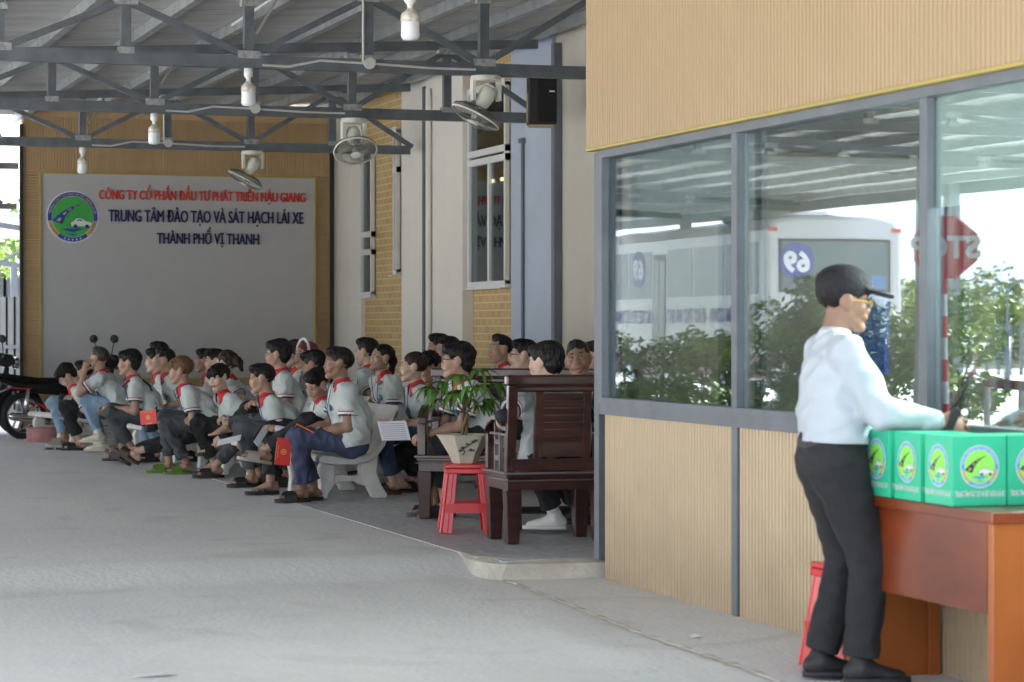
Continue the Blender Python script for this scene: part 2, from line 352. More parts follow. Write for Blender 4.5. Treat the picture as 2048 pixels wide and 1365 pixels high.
# a mortar seam running through the yard in front of the booth
p = [W(1010, 1165, 14.1), W(1100, 1195, 13.2), W(1200, 1235, 12.3), W(1290, 1270, 11.6), W(1380, 1300, 11.05), W(1500, 1340, 10.4), W(1640, 1400, 9.6)]
g = MB(); v = []
for i in range(61):
    t = i/60*(len(p)-1); k = min(int(t), len(p)-2); q = p[k]+(p[k+1]-p[k])*(t-k); wd = .02+.018*math.sin(i*2.3)*math.sin(i*.7)
    v += [(q[0]-wd, q[1]-wd*.3, .0042), (q[0], q[1], .010), (q[0]+wd, q[1]+wd*.3, .0042)]
g.add(v, [(3*i+j, 3*i+j+1, 3*i+4+j, 3*i+3+j) for i in range(60) for j in (0, 1)]); tag(g.build('mortar_seam', m_kerb), kind='structure')
# ------------------------------------------------------------ ribbed cladding helper
def ribs(mb, o, ux, uy, un, w, h, pitch, dep, mi=0):      # ribs run along uy, repeat along ux
    o, ux, uy, un = [np.array(q, float) for q in (o, ux, uy, un)]
    n = int(round(w/pitch)); pt = w/n; P = []
    for i in range(n):
        x = i*pt
        P += [(x, 0), (x+pt*.18, 0), (x+pt*.26, dep), (x+pt*.92, dep)]
    P.append((w, 0)); v = []
    for x, d in P: v += [o+ux*x+un*d, o+ux*x+un*d+uy*h]
    mb.add(v, [(2*i, 2*i+2, 2*i+3, 2*i+1) for i in range(len(P)-1)], mi)
# ------------------------------------------------------------ back wall with the sign
BY = 32.0
bx0, bx1 = onY(46, BY), onY(660, BY); ix0, ix1 = onY(82, BY), onY(628, BY)
zt = zat(352, 5.5, BY); zb = zat(757, 5, BY)
bw = thing('end_wall', 'brown ribbed end wall closing the far side of the porch, behind the grey name board', 'wall', (bx0, BY, 0))
g = MB(); g.prism([(0, .1), (bx1-bx0, .1), (bx1-bx0, 4.33), (0, 4.19)], (0, .03, 0), (1, 0, 0), (0, 0, 1), (0, 1, 0), .19); g.build('core', m_clad, bw)
g = MB(); X = (1, 0, 0); Z = (0, 0, 1); nY = (0, -1, 0)
ribs(g, (0, .03, zt+.05), X, Z, nY, bx1-bx0, 4.1-zt-.05, .036, .012)
g.build('upper_cladding', m_clad, bw)
for a, b in ((0, ix0-bx0-.02), (ix1-bx0+.02, bx1-bx0)):
    g = MB(); ribs(g, (b, .03, .1), Z, (-1, 0, 0), nY, zt-.05, b-a, .036, .012); g.build('side_cladding', m_clad, bw)
g = MB(); ribs(g, (0, .028, .1), X, Z, nY, bx1-bx0, zb-.1, .036, .012); g.build('lower_cladding', m_clad, bw)
g = MB(); g.box((-.04, -.02, .1), (-.0, .06, 4.0)); g.box((bx1-bx0, -.03, .1), (bx1-bx0+.05, .06, 4.0)); g.build('corner_trim', m_dark, bw)
sg = thing('name_board', 'grey name board with red and navy raised lettering and a round emblem, framed in yellow', 'sign', ((ix0+ix1)/2, BY, zb))
sw = ix1-ix0; sh = zt-zb
g = MB(); g.box((-sw/2, -.005, 0), (sw/2, .02, sh)); g.build('board', m_panel, sg)
g = MB()
for a, b in (((-sw/2-.02, -.035, -.02), (-sw/2, .02, sh+.02)), ((sw/2, -.035, -.02), (sw/2+.02, .02, sh+.02)), ((-sw/2, -.035, sh), (sw/2, .02, sh+.02)), ((-sw/2, -.035, -.02), (sw/2, .02, 0))): g.box(a, b)
g.build('frame', m_yel, sg)
def bx(px): return onY(px, BY)-(ix0+ix1)/2
def bz(py, px=350): return zat(py, onY(px, BY), BY)-zb
m_red = M('red letters', (.62, .05, .03), .4); m_navy = M('navy letters', (.012, .012, .09), .4)
m_emb_b = M('emblem blue', (.01, .05, .36), .4); m_emb_g = M('emblem green', (.05, .38, .07), .45); m_emb_y = M('emblem gold', (.62, .42, .06), .4); m_emb_w = M('emblem white', (.7, .72, .74), .4)
def line(txt, x0, x1, yb, yt, mat, bold, name):
    v, f = text_geo(txt, 1, .06, 0); w_ = v[:, 0].max()-v[:, 0].min(); vh, _ = text_geo('H', 1, 0, 0); h_ = vh[:, 1].max()-vh[:, 1].min()
    X0, X1 = bx(x0), bx(x1); pb = bz(yb); pt = bz(yt)
    v = v.copy(); v[:, 0] = (v[:, 0]-v[:, 0].min())/w_*(X1-X0)+X0; v[:, 1] = v[:, 1]/h_*(pt-pb)+pb
    g = MB(); q = bold*.9
    for i, (dx, dz) in enumerate(((-q, 0), (q, 0), (0, q*.5), (0, -q*.5), (0, 0))): g.add(np.column_stack([v[:, 0]+dx, -.014-v[:, 2]*.12-i*.0012, v[:, 1]+dz]), f)
    g.build(name, mat, sg)
line('CÔNG TY CỔ PHẦN ĐẦU TƯ PHÁT TRIỂN HẬU GIANG', 198, 610, 401, 383, m_red, .0055, 'red_lettering')
line('TRUNG TÂM ĐÀO TẠO VÀ SÁT HẠCH LÁI XE', 217, 606, 445, 422, m_navy, .005, 'navy_lettering')
line('THÀNH PHỐ VỊ THANH', 314, 517, 488, 467, m_navy, .005, 'navy_lettering')
EM = [m_emb_w, m_emb_b, m_emb_g, m_emb_y, m_navy, m_red]
def disc(r0, r1, a0=0, a1=360, n=48):
    P = [(r1*math.cos(R(a0+(a1-a0)*i/n)), r1*math.sin(R(a0+(a1-a0)*i/n))) for i in range(n+(0 if a1-a0 == 360 and r0 == 0 else 1))]
    if r0 == 0: return P
    return P+[(r0*math.cos(R(a1-(a1-a0)*i/n)), r0*math.sin(R(a1-(a1-a0)*i/n))) for i in range(n+1)]
def emblem(name, parent, o, ux, uy, Rr, th=.004, pale=False, mats=None):
    g = MB(); un = np.cross(ux, uy)
    o = np.array(o, float)
    def pl(poly, lv, mi): g.prism([(x*Rr, y*Rr) for x, y in poly], o+un*th*lv, ux, uy, un, th, mi)
    def ring(r0, r1, a0, a1, lv, mi, n=32):
        for i in range(n):
            b0 = a0+(a1-a0)*i/n; b1 = a0+(a1-a0)*(i+1)/n
            pl([(r0*math.cos(R(b0)), r0*math.sin(R(b0))), (r1*math.cos(R(b0)), r1*math.sin(R(b0))), (r1*math.cos(R(b1)), r1*math.sin(R(b1))), (r0*math.cos(R(b1)), r0*math.sin(R(b1)))], lv, mi)
    pl(disc(0, 1), 0, 0)
    ring(.80, .955, -10, 190, 1, 1, 40); ring(.80, .955, 190, 232, 1, 3, 10); ring(.80, .955, 232, 308, 1, 1, 16); ring(.80, .955, 308, 350, 1, 3, 10)
    pl(disc(0, .785), 1, 2)
    # road sweeping up to the right
    cl = [(-.60, -.22, .20), (-.42, .02, .13), (-.22, .22, .09), (.0, .36, .055), (.2, .45, .03), (.33, .50, .012)]
    Lp = [(x-w_, y+w_*.35) for x, y, w_ in cl]; Rp = [(x+w_, y-w_*.35) for x, y, w_ in cl]
    for i in range(5): pl([Lp[i], Rp[i], Rp[i+1], Lp[i+1]], 2, 1 if not pale else 4)
    for i, t in ((0, .2), (1, .3), (2, .2), (3, .2)):
        x0, y0, w0 = cl[i]; x1, y1, w1 = cl[i+1]; a = (x0+(x1-x0)*t, y0+(y1-y0)*t); b = (x0+(x1-x0)*(t+.5), y0+(y1-y0)*(t+.5)); q = w0*.28
        pl([(a[0]-q, a[1]+q*.35), (a[0]+q, a[1]-q*.35), (b[0]+q*.8, b[1]-q*.3), (b[0]-q*.8, b[1]+q*.3)], 3, 3)
    pl([(-.45, -.47), (.0, -.60), (.45, -.47), (.25, -.45), (-.25, -.45)][::1], 2, 1); pl([(-.2, -.66), (0, -.72), (.22, -.66), (.0, -.645)], 2, 1)
    car = [(-.06, -.36), (.70, -.36), (.74, -.27), (.68, -.20), (.5, -.17), (.36, -.06), (.14, -.05), (.04, -.16), (-.08, -.22)]
    pl([(x*1.06-.02, y*1.12+.03) for x, y in car], 2, 4); pl(car, 3, 0)
    pl([(.13, -.16), (.40, -.16), (.33, -.09), (.17, -.09)], 4, 2)
    for cx in (.10, .54): pl([(cx+.075*math.cos(a), -.36+.075*math.sin(a)) for a in np.linspace(0, 6.1, 12)], 4, 4)
    for a in (250, 260, 270, 280, 290):
        c = (.88*math.cos(R(a)), .88*math.sin(R(a))); pl([(c[0]+(.05 if k % 2 else .022)*math.sin(k*math.pi/5), c[1]+(.05 if k % 2 else .022)*math.cos(k*math.pi/5)) for k in range(10)][::-1], 2, 0)
    def arc(txt, r, a0, a1, h, mi, flip=False):
        v, f = text_geo(txt, 1, .0, .02); x = (v[:, 0]-v[:, 0].min())/(v[:, 0].max()-v[:, 0].min()); y = v[:, 1]/.7*h
        if not flip: an = np.radians(a0+(a1-a0)*x); rr = r+y
        else: an = np.radians(a0+(a1-a0)*x); rr = r-y
        P = np.column_stack([rr*np.cos(an)*Rr, rr*np.sin(an)*Rr, np.full(len(x), th*3.2)]); g.add(put(P, o, ux, uy, un), f, mi)
    arc('TRUNG TÂM ĐÀO TẠO VÀ SÁT HẠCH LÁI XE', .835, 172, 8, .075, 0 if pale else 3)
    arc('HẬU GIANG', .915, 196, 229, .07, 1, True); arc('VỊ THANH', .915, 312, 346, .07, 1, True)
    ob = g.build(name, mats or EM, parent); ob['label'] = 'round green emblem of a road, a white car and water'; return ob
emblem('emblem', sg, (bx(145), -.007, bz(437)), V(1, 0, 0), V(0, 0, 1), 52*depth(4.6, BY)/FPX, .006)
# ------------------------------------------------------------ facade along the porch
FX = 8.15
m_brick = M('yellow tile brick', (.5, .36, .16), .6)
t = m_brick.node_tree; b = t.nodes['Principled BSDF']; tcn = t.nodes.new('ShaderNodeTexCoord'); mpn = t.nodes.new('ShaderNodeMapping'); mpn.inputs['Rotation'].default_value = (R(90), 0, R(90))
br = t.nodes.new('ShaderNodeTexBrick'); br.inputs['Scale'].default_value = 1; br.inputs['Brick Width'].default_value = .22; br.inputs['Row Height'].default_value = .085; br.inputs['Mortar Size'].default_value = .006
br.inputs['Color1'].default_value = (.50, .33, .13, 1); br.inputs['Color2'].default_value = (.57, .40, .17, 1); br.inputs['Mortar'].default_value = (.66, .60, .45, 1)
sep = t.nodes.new('ShaderNodeSeparateXYZ'); cmb = t.nodes.new('ShaderNodeCombineXYZ')
t.links.new(tcn.outputs['Object'], sep.inputs[0]); t.links.new(sep.outputs[1], cmb.inputs[0]); t.links.new(sep.outputs[2], cmb.inputs[1]); t.links.new(cmb.outputs[0], br.inputs[0]); t.links.new(br.outputs[0], b.inputs['Base Color'])
fa = thing('main_building', 'cream and yellow brick building facade with tall white windows beside the porch', 'building', (FX, 20, 0))
def FYp(px, X=FX): return onX(px, X)-20
ZT = 5.2
g = MB(); g.box((.01, FYp(1100), .1), (.3, FYp(640), ZT)); g.build('wall', m_brick, fa)
def pillar(p0, p1, X, mat, name='pillar'):
    g = MB(); g.box((X-FX, FYp(p1, X), .1), (.02, FYp(p0, X), ZT)); return g.build(name, mat, fa)
pillar(640, 722, FX-.045, m_beige); pillar(803, 925, FX-.115, m_beige)
pillar(1022, 1104, FX-.09, m_blue, 'blue_pillar')
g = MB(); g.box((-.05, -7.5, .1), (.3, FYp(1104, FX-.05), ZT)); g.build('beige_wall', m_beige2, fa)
g = MB(); g.box((bx1+.052-FX, 12.03, .1), (.02, 12.3, 4.5)); g.build('return_wall', m_beige, fa)
g = MB(); yb_ = FYp(858, FX-.15); g.tube([(-.155, yb_, .1), (-.155, yb_, 4.2)], .035, 0, 10); g.build('rain_pipe', m_beige, fa)
g = MB(); yb_ = FYp(1045, FX-.11); g.tube([(-.11, yb_, .1), (-.11, yb_, 3.35)], .018, 0, 8); g.box((-.14, yb_-.05, 3.33), (-.091, yb_+.05, 3.38))
g.build('cable_pipe', m_steelb, fa)
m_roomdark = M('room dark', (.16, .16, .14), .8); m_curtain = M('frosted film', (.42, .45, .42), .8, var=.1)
def window(p0, p1, ypix, bars, yst=.5, film=None):
    y0, y1 = FYp(p1), FYp(p0); xm = FX; ym = (y0+y1)/2+20; zz = [zat(q, FX, ym) for q in ypix]     # ypix bottom->top
    g = MB(); th = .05
    g.box((-.06, y0, zz[0]), (-.0, y0+th, zz[-1])); g.box((-.06, y1-th, zz[0]), (0, y1, zz[-1]))
    for z in zz: g.box((-.065, y0, z-.035), (0, y1, z+.035))
    for a, b_, f_ in bars: g.box((-.055, y0+(y1-y0)*f_-.03, zz[a]), (0, y0+(y1-y0)*f_+.03, zz[b_]))
    g.box((-.12, y0-.02, zz[0]-.05), (-.001, y1+.02, zz[0]-.037))
    wo = g.build('window', m_white, fa)
    g = MB(); g.box((-.030, y0+.02, zz[0]), (-.024, y1-.02, zz[-1])); pn = g.build('pane', m_glassb, wo)
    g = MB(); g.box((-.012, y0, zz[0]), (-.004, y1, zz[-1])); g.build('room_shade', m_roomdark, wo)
    if film: g = MB(); g.box((-.019, y0+.02, zz[0]), (-.014, y1-.02, zat(film, FX, ym))); g.build('frosted_film', m_curtain, wo)
    return wo, y0, y1, zz
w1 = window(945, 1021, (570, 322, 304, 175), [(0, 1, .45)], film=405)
m_lampw = bpy.data.materials.new('warm tube'); m_lampw.use_nodes = True; m_lampw.node_tree.nodes['Principled BSDF'].inputs['Emission Color'].default_value = (1, .78, .4, 1); m_lampw.node_tree.nodes['Principled BSDF'].inputs['Emission Strength'].default_value = 1.6
g = MB()
for p0, p1 in ((981, 991), (1004, 1020)): g.box((-.0235, FYp(p1), zat(360, FX, 25.3)), (-.0225, FYp(p0), zat(353, FX, 25.3)))
g.build('lit_tube', m_lampw, w1[0])
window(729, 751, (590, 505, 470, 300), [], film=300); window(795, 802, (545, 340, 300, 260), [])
# ------------------------------------------------------------ canopy
XN = [3.08+.96*k for k in range(-11, 6)]                # panel points
def ztop(x): return 4.24+.05*(x-8)
def zroof(x): return ztop(x)+.15
ca = thing('canopy', 'steel roofed canopy on open trusses over the porch and yard', 'canopy', (0, 20, 0))
TY = [14.5, 19.2, 23.5, 28.2]
XL = -7.5; XR = FX-.30
mw = .075
for ti, ty in enumerate(TY+[38, 43, 48, 9.8]):
    y = ty-20; xr = 4.6 if ty < 12 else XR if ty < 30 else 2.4
    g = MB(); g.bar((XL, y, 3.5), (xr, y, 3.5), .08, .10); g.bar((XL, y, ztop(XL)+.02), (xr, y, ztop(xr)), .08, .085)
    for k, x in enumerate(XN):
        if x > xr or x < XL+1.5: continue
        g.bar((x, y, 3.55), (x, y, ztop(x)-.04), .075, .075)
        if k+1 < len(XN) and XN[k+1] < xr+.2:
            x2 = XN[k+1]; top = (k % 2 == 1)     # XN index 11 (3.08) is a top node
            g.bar((x, y, ztop(x)-.05 if top else 3.54), (x2, y, 3.54 if top else ztop(x2)-.05), .05, .05)
    for k, x in enumerate(XN):
        if XL+1.5 < x < xr:
            zz = ztop(x)-.055 if k % 2 == 1 else 3.555
            g.box((x-.09, y-.046, zz-.03), (x+.09, y+.046, zz+.03), 1); g.box((x-.06, y-.043, (3.552 if k % 2 else ztop(x)-.09)-.02), (x+.06, y+.043, (3.552 if k % 2 else ztop(x)-.09)+.03), 1)
    tr = g.build('truss', [m_steel, m_weld], ca)
# purlins and sheet
x = -7.4; i = 0
while x < 8.0:
    y1 = 12.75 if x > 2.4 else 30
    g = MB(); zz = ztop(x)+.045
    g.box((x-.025, -15.4 if x < 4.6 else -7.3, zz), (x+.025, y1, zz+.1)); g.box((x+.025, -15.4 if x < 4.6 else -7.3, zz), (x+.05, y1, zz+.008)); g.build('purlin', m_purl, ca); x += .80
def sheet(x0, x1, y0, y1, dz=0):
    g = MB(); n = int((y1-y0)/.125); v = []
    for i in range(n+1):
        for j, (q, d) in enumerate(((0, 0), (.35, 0), (.5, .028), (.85, .028))):
            y = y0+(i+q)*(y1-y0)/(n+1)
            v += [(x0, y, zroof(x0)+d-dz), (x1, y, zroof(x1)+d-dz)]
    g.add(v, [(2*i, 2*i+1, 2*i+3, 2*i+2) for i in range(len(v)//2-1)]); vt = [(a, b, c+.05) for a, b, c in v]
    g.add(vt, [(2*i, 2*i+2, 2*i+3, 2*i+1) for i in range(len(v)//2-1)])
    return g.build('roof_sheet', m_foil, ca)
sheet(-7.7, 4.72, -15.6, -7.2, .012); sheet(-7.7, FX+.3, -7.5, 12.8); sheet(-7.7, 2.5, 12.6, 30.2, .012)  # first sheet: unseen front bay, added to shade the foreground yard
g = MB(); g.box((-7.78, -15.6, 3.38), (-7.7, 30.2, 3.66)); g.build('fascia', m_steelb, ca)
for ty in TY+[32.6]:
    g = MB(); g.box((FX-.135, ty-20-.05, .1), (FX-.055, ty-20+.05, 4.25)); g.build('post', m_steelb if ty < 32 else m_dark, ca)
for ty in (14.5, 23.5, 32.6, 43):
    g = MB(); g.box((XL-.09, ty-20-.09, 0), (XL+.09, ty-20+.09, 3.6)); g.build('post', m_steelb, ca)
g = MB(); g.bar((bx0-1.5, 12.5, 3.5), (bx0, 12.5, 3.5), .08, .08); g.bar((bx0-1.5, 12.5, 2.98), (bx0-.02, 12.5, 2.98), .07, .07); g.bar((bx0-.9, 12.5, 3.45), (bx0-.2, 12.5, 3.02), .045, .045); g.build('end_bracing', m_steel, ca)
# conduits with junction boxes
def P2(x, ty, z): return (x, ty-20, z)
for ty in TY:
    yy = -.05; z = 3.515
    g = MB(); pts = [(4.14, ty-20+yy, z-.04), (4.35, ty-20+yy, z-.045), (4.6, ty-20+yy, z+.01), (5.0, ty-20+yy, z), (5.5, ty-20+yy, z-.02), (5.88, ty-20+yy, z-.02)]
    g.tube(pts, .010, 0, 8); g.tube([(4.95, ty-20+yy, z), (4.95, ty-20+yy, 4.05)], .010, 0, 8)
    g.tube([(4.1, ty-20, 3.72), (4.35, ty-20+.25, ztop(4.4)+.02), (4.4, ty-20+2.4, ztop(4.4)+.02)], .012, 0, 6)
    g.lathe([(0, -.02), (.045, -.02), (.045, .02), (0, .02)], (5.0, ty-20-.058, z), 16, 0, axis=(0, 1, 0)); cd = g.build('conduit', M('conduit plastic', (.56, .56, .54), .45), ca, smooth=False)
# bulbs
m_bulb = M('lamp globe', (.80, .82, .86), .3, var=.02); m_rust = M('stained cap', (.62, .58, .50), .5, var=.35, vs=40)
bulb_label = ['white lamp hanging lowest over the sign, on the farthest truss', 'white lamp under the second truss from the sign, left of the ceiling fans', 'white stained lamp under the nearest full truss', 'largest white stained lamp, hanging at the top edge of the picture']
def hang_bulb(x, ty, label):
    t_ = thing('hanging_lamp', label, 'lamp', (x, ty, 3.45), 0, 'lamps hanging from the canopy trusses')
    g = MB(); g.lathe([(0, .01), (.035, .01), (.036, -.06), (.02, -.075), (.016, -.12), (0, -.12)], n=16); g.build('holder', m_plast, t_, True)
    g = MB(); g.lathe([(.016, -.10), (.03, -.115), (.052, -.135), (.057, -.15), (.057, -.185), (0, -.185)], n=20); g.build('cap', m_rust, t_, True)
    g = MB(); g.lathe([(.054, -.18), (.056, -.27), (.045, -.29), (0, -.296)], n=20); g.build('globe', m_bulb, t_, True)
for ty, l_ in zip(TY[::-1], bulb_label): hang_bulb(4.04, ty, l_)
# orbit fans
m_cream = M('cream plastic', (.66, .66, .58), .4); m_wire = M('fan wire', (.20, .20, .18), .4, .6); m_blade = M('fan blade', (.42, .43, .36), .4, .1); 
def fan(x, ty, label, tilt, az):
    t_ = thing('ceiling_fan', label, 'fan', (x, ty, 3.44), 0, 'ceiling fans hanging from the trusses')
    g = MB(); g.lathe([(0, .01), (.12, .01), (.125, -.02), (.11, -.035), (0, -.035)], n=24); g.box((-.12, -.04, -.19), (-.095, .04, -.01)); g.box((.095, -.04, -.19), (.12, .04, -.01)); g.build('bracket', m_cream, t_)
    ax_ = nrm((math.sin(tilt)*math.cos(az), math.sin(tilt)*math.sin(az), -math.cos(tilt)))
    g = MB(); c = V(0, 0, -.16); g.lathe([(0, -.10), (.05, -.09), (.068, -.05), (.07, .0), (.055, .07), (.03, .10), (0, .11)], c, 20, 0, axis=ax_); g.build('motor', m_cream, t_, True)
    c2 = c+ax_*.17
    u = nrm(np.cross(ax_, (0, 1, 0))); v_ = np.cross(ax_, u)
    g = MB(); n = 40
    for k in range(n):
        a = 2*math.pi*k/n; d = u*math.cos(a)+v_*math.sin(a)
        g.tube([c2-ax_*.06+d*.05, c2-ax_*.055+d*.14, c2-ax_*.02+d*.205, c2+ax_*.03+d*.205, c2+ax_*.055+d*.14, c2+ax_*.06+d*.05], .0022, 0, 4, False)
    for r_, z_ in ((.14, .055), (.14, -.055), (.208, .0)):
        g.tube([c2+ax_*z_+(u*math.cos(a)+v_*math.sin(a))*r_ for a in np.linspace(0, 2*math.pi, 33)], .0035, 0, 6, False)
    g.lathe([(0, .06), (.05, .058), (.05, .064), (0, .07)], c2, 20, 1, axis=ax_)
    g.build('cage', [m_wire, m_plast], t_)
    g = MB(); g.tube([c2+(u*math.cos(a)+v_*math.sin(a))*.207+ax_*.012 for a in np.linspace(0, 2*math.pi, 41)], .008, 0, 6, False); g.build('cage_rim', m_plast, t_, True)
    g = MB()
    for k in range(3):
        a0 = k*2.094+.4; P = []
        for q in range(7):
            a = a0+q*.14; P += [c2+(u*math.cos(a)+v_*math.sin(a))*.04+ax_*(-.015+q*.004), c2+(u*math.cos(a)+v_*math.sin(a))*(.12)+ax_*(-.025+q*.009), c2+(u*math.cos(a)+v_*math.sin(a))*(.185-.006*abs(q-3))+ax_*(-.025+q*.009)]
        g.add(P, [(3*q+j, 3*q+j+1, 3*q+4+j, 3*q+3+j) for q in range(6) for j in (0, 1)])
    g.lathe([(0, .045), (.03, .04), (.034, 0), (.034, -.03), (0, -.03)], c2, 16, 0, axis=ax_); g.build('blades', m_blade, t_, True)
fan(5.98, 19.2, 'tilted cream ceiling fan nearest the black loudspeaker, bars of its cage seen edge on', R(28), R(-185))
fan(5.98, 23.5, 'cream ceiling fan above the brick wall, cage turned towards the camera', R(34), R(-95))
fan(5.98, 28.2, 'cream ceiling fan hanging in front of the top of the name board', R(28), R(-190))
# speaker
sp = W(1086, 192, depth(7.0, 22.6)); dsp = depth(7.0, 22.6)
t_ = thing('loudspeaker', 'black loudspeaker box fixed high at the end of the second truss by the grey post', 'loudspeaker', (sp[0], sp[1], sp[2]-.27), R(-14))
m_blk = M('black cabinet', (.012, .012, .013), .55); m_gr = M('speaker grille', (.006, .006, .007), .8, bump=.5, bs=200)
g = MB(); g.box((-.14, -.05, -.0), (.13, .22, .54)); g.build('cabinet', m_blk, t_, bevel=.012)
g = MB(); g.box((-.05, -.062, .02), (.12, -.051, .52)); g.build('grille', m_gr, t_)
g = MB(); g.box((.055, -.068, .30), (.105, -.063, .315)); g.build('badge', m_plast, t_)
g = MB(); g.bar((-.15, .0, .02), (-.15, .0, .3), .015, .015); g.bar((-.13, .1, -.01), (.1, .1, -.01), .2, .015); g.build('bracket', M('plywood', (.45, .33, .2)), t_)
# ------------------------------------------------------------ guard booth
BX = 4.87; BEND = 13.42
bo = thing('booth', 'tan ribbed guard booth with large reflecting windows and a deep overhanging fascia', 'building', (BX, 0, 0))
SZ0, SZ1, HZ = .935, 1.02, 2.42
my = [13.38, 11.44, 9.42, 7.4, 5.4]
nX = (-1, 0, 0); mYd = (0, -1, 0)
for i in range(4):
    a, b_ = my[i]-.035, my[i+1]+.035
    g = MB(); ribs(g, (.0, a, .0), mYd, Z, nX, a-b_, SZ0, .040, .008); g.build('lower_cladding', m_cladn, bo)
g = MB(); ribs(g, (-.07, 13.47, HZ+.03), mYd, Z, nX, 13.47-5.3, 1.72, .040, .008)
ribs(g, (6.2, 13.46, HZ+.03), (-1, 0, 0), Z, (0, 1, 0), 6.2+.07, 1.72, .040, .008); g.build('fascia', M('brown tan fascia', (.44, .315, .18), .55, var=.03, vs=2), bo)
g = MB(); g.box((-.078, 5.3, HZ+.014), (.01, 13.478, HZ+.028)); g.box((.0105, 13.38, HZ+.012), (3.5, 13.478, HZ+.03)); g.build('fascia_trim', m_yel, bo)
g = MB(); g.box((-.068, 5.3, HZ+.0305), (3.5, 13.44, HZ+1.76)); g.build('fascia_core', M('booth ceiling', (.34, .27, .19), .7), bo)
g = MB()
g.box((-.02, 5.3, SZ0), (.10, 13.40, SZ1-.02)); g.box((-.035, 5.3, SZ1-.02), (.10, 13.41, SZ1+.012))
for y in my[1:]: g.box((-.018, y-.035, 0), (.05, y+.035, SZ0)); g.box((-.02, y-.034, SZ1+.012), (.035, y+.034, HZ-.03))
g.box((-.03, 13.33, SZ1+.012), (.06, 13.41, HZ-.03)); g.box((-.032, 5.3, HZ-.03), (.08, 13.41, HZ+.012))
g.build('window_frame', m_steelb, bo)
g = MB(); g.box((.0, 13.46, .1), (.075, 13.54, HZ+.012)); g.build('corner_post', m_steelb, bo)
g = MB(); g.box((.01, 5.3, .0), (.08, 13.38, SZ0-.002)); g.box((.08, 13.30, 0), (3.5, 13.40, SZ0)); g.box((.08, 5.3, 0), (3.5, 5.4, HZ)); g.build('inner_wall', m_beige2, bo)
for i in range(4):
    a, b_ = my[i]-.034, my[i+1]+.034
    if i == 0: a = 13.33
    g = MB(); g.box((.012, b_, SZ1+.012), (.018, a, HZ-.03)); pn = g.build('window_pane', m_glass, bo)
m_blind = M('roller blind', (.82, .87, .80), .8, var=.03); m_blindg = M('grey blind', (.42, .44, .42), .8, var=.05)
g = MB(); g.box((.022, 7.45, 1.93), (.026, 9.384, HZ-.001)); g.tube([(.055, 7.45, HZ-.06), (.055, 9.38, HZ-.06)], .025, 0, 12); g.build('roller_blind', m_blind, bo)
g = MB(); g.box((.13, 11.55, 2.0), (.136, 13.28, HZ)); g.build('roller_blind', m_blindg, bo)
m_sash = M('dark sash', (.03, .035, .04), .5)
g = MB(); g.box((.03, 11.22, SZ1+.01), (.06, 11.30, HZ-.03)); g.box((.03, 9.30, SZ1+.01), (.055, 9.36, HZ-.03)); g.box((.03, 9.16, SZ1+.01), (.055, 9.21, HZ-.03)); g.box((.03, 13.22, SZ1+.01), (.05, 13.27, HZ-.03)); g.build('sliding_sash', m_sash, bo)
# inside
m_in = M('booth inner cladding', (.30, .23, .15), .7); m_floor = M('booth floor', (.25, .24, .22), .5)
g = MB(); g.box((.08, 5.4, .01), (3.5, 13.3, .05)); g.build('booth_floor', m_floor, bo)
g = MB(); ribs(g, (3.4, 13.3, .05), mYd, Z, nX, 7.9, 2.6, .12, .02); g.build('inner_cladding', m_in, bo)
g = MB(); g.box((1.6, 8.6, .05), (1.7, 8.7, 2.5)); g.box((2.2, 10.8, .05), (3.3, 11.6, 2.0)); g.build('cabinet', M('locker', (.45, .46, .45), .5), bo)
m_tube = bpy.data.materials.new('lit tube white'); m_tube.use_nodes = True; bb = m_tube.node_tree.nodes['Principled BSDF']; bb.inputs['Emission Color'].default_value = (.93, 1, .97, 1); bb.inputs['Emission Strength'].default_value = 14
g = MB(); g.box((.9, 9.0, 2.36), (1.0, 10.2, 2.39)); g.build('tube_light', m_tube, bo)
al = bpy.data.lights.new('blind_fill', 'AREA'); al.shape = 'RECTANGLE'; al.size = .2; al.size_y = 1.3; al.energy = 30; al.color = (.93, 1, .97); ao = bpy.data.objects.new('blind_fill', al); C.objects.link(ao); ao.location = (BX+1.1, 8.6, 2.2); ao.rotation_euler = (0, R(62), 0); ao['kind'] = 'structure'  # added fill lamp, set off the tube and tilted to brighten the roller blind
g = MB(); g.box((.10, 10.02, 1.22), (.11, 10.42, 1.58)); g.build('blue_notice', M('blue notice', (.01, .05, .28), .5), bo)
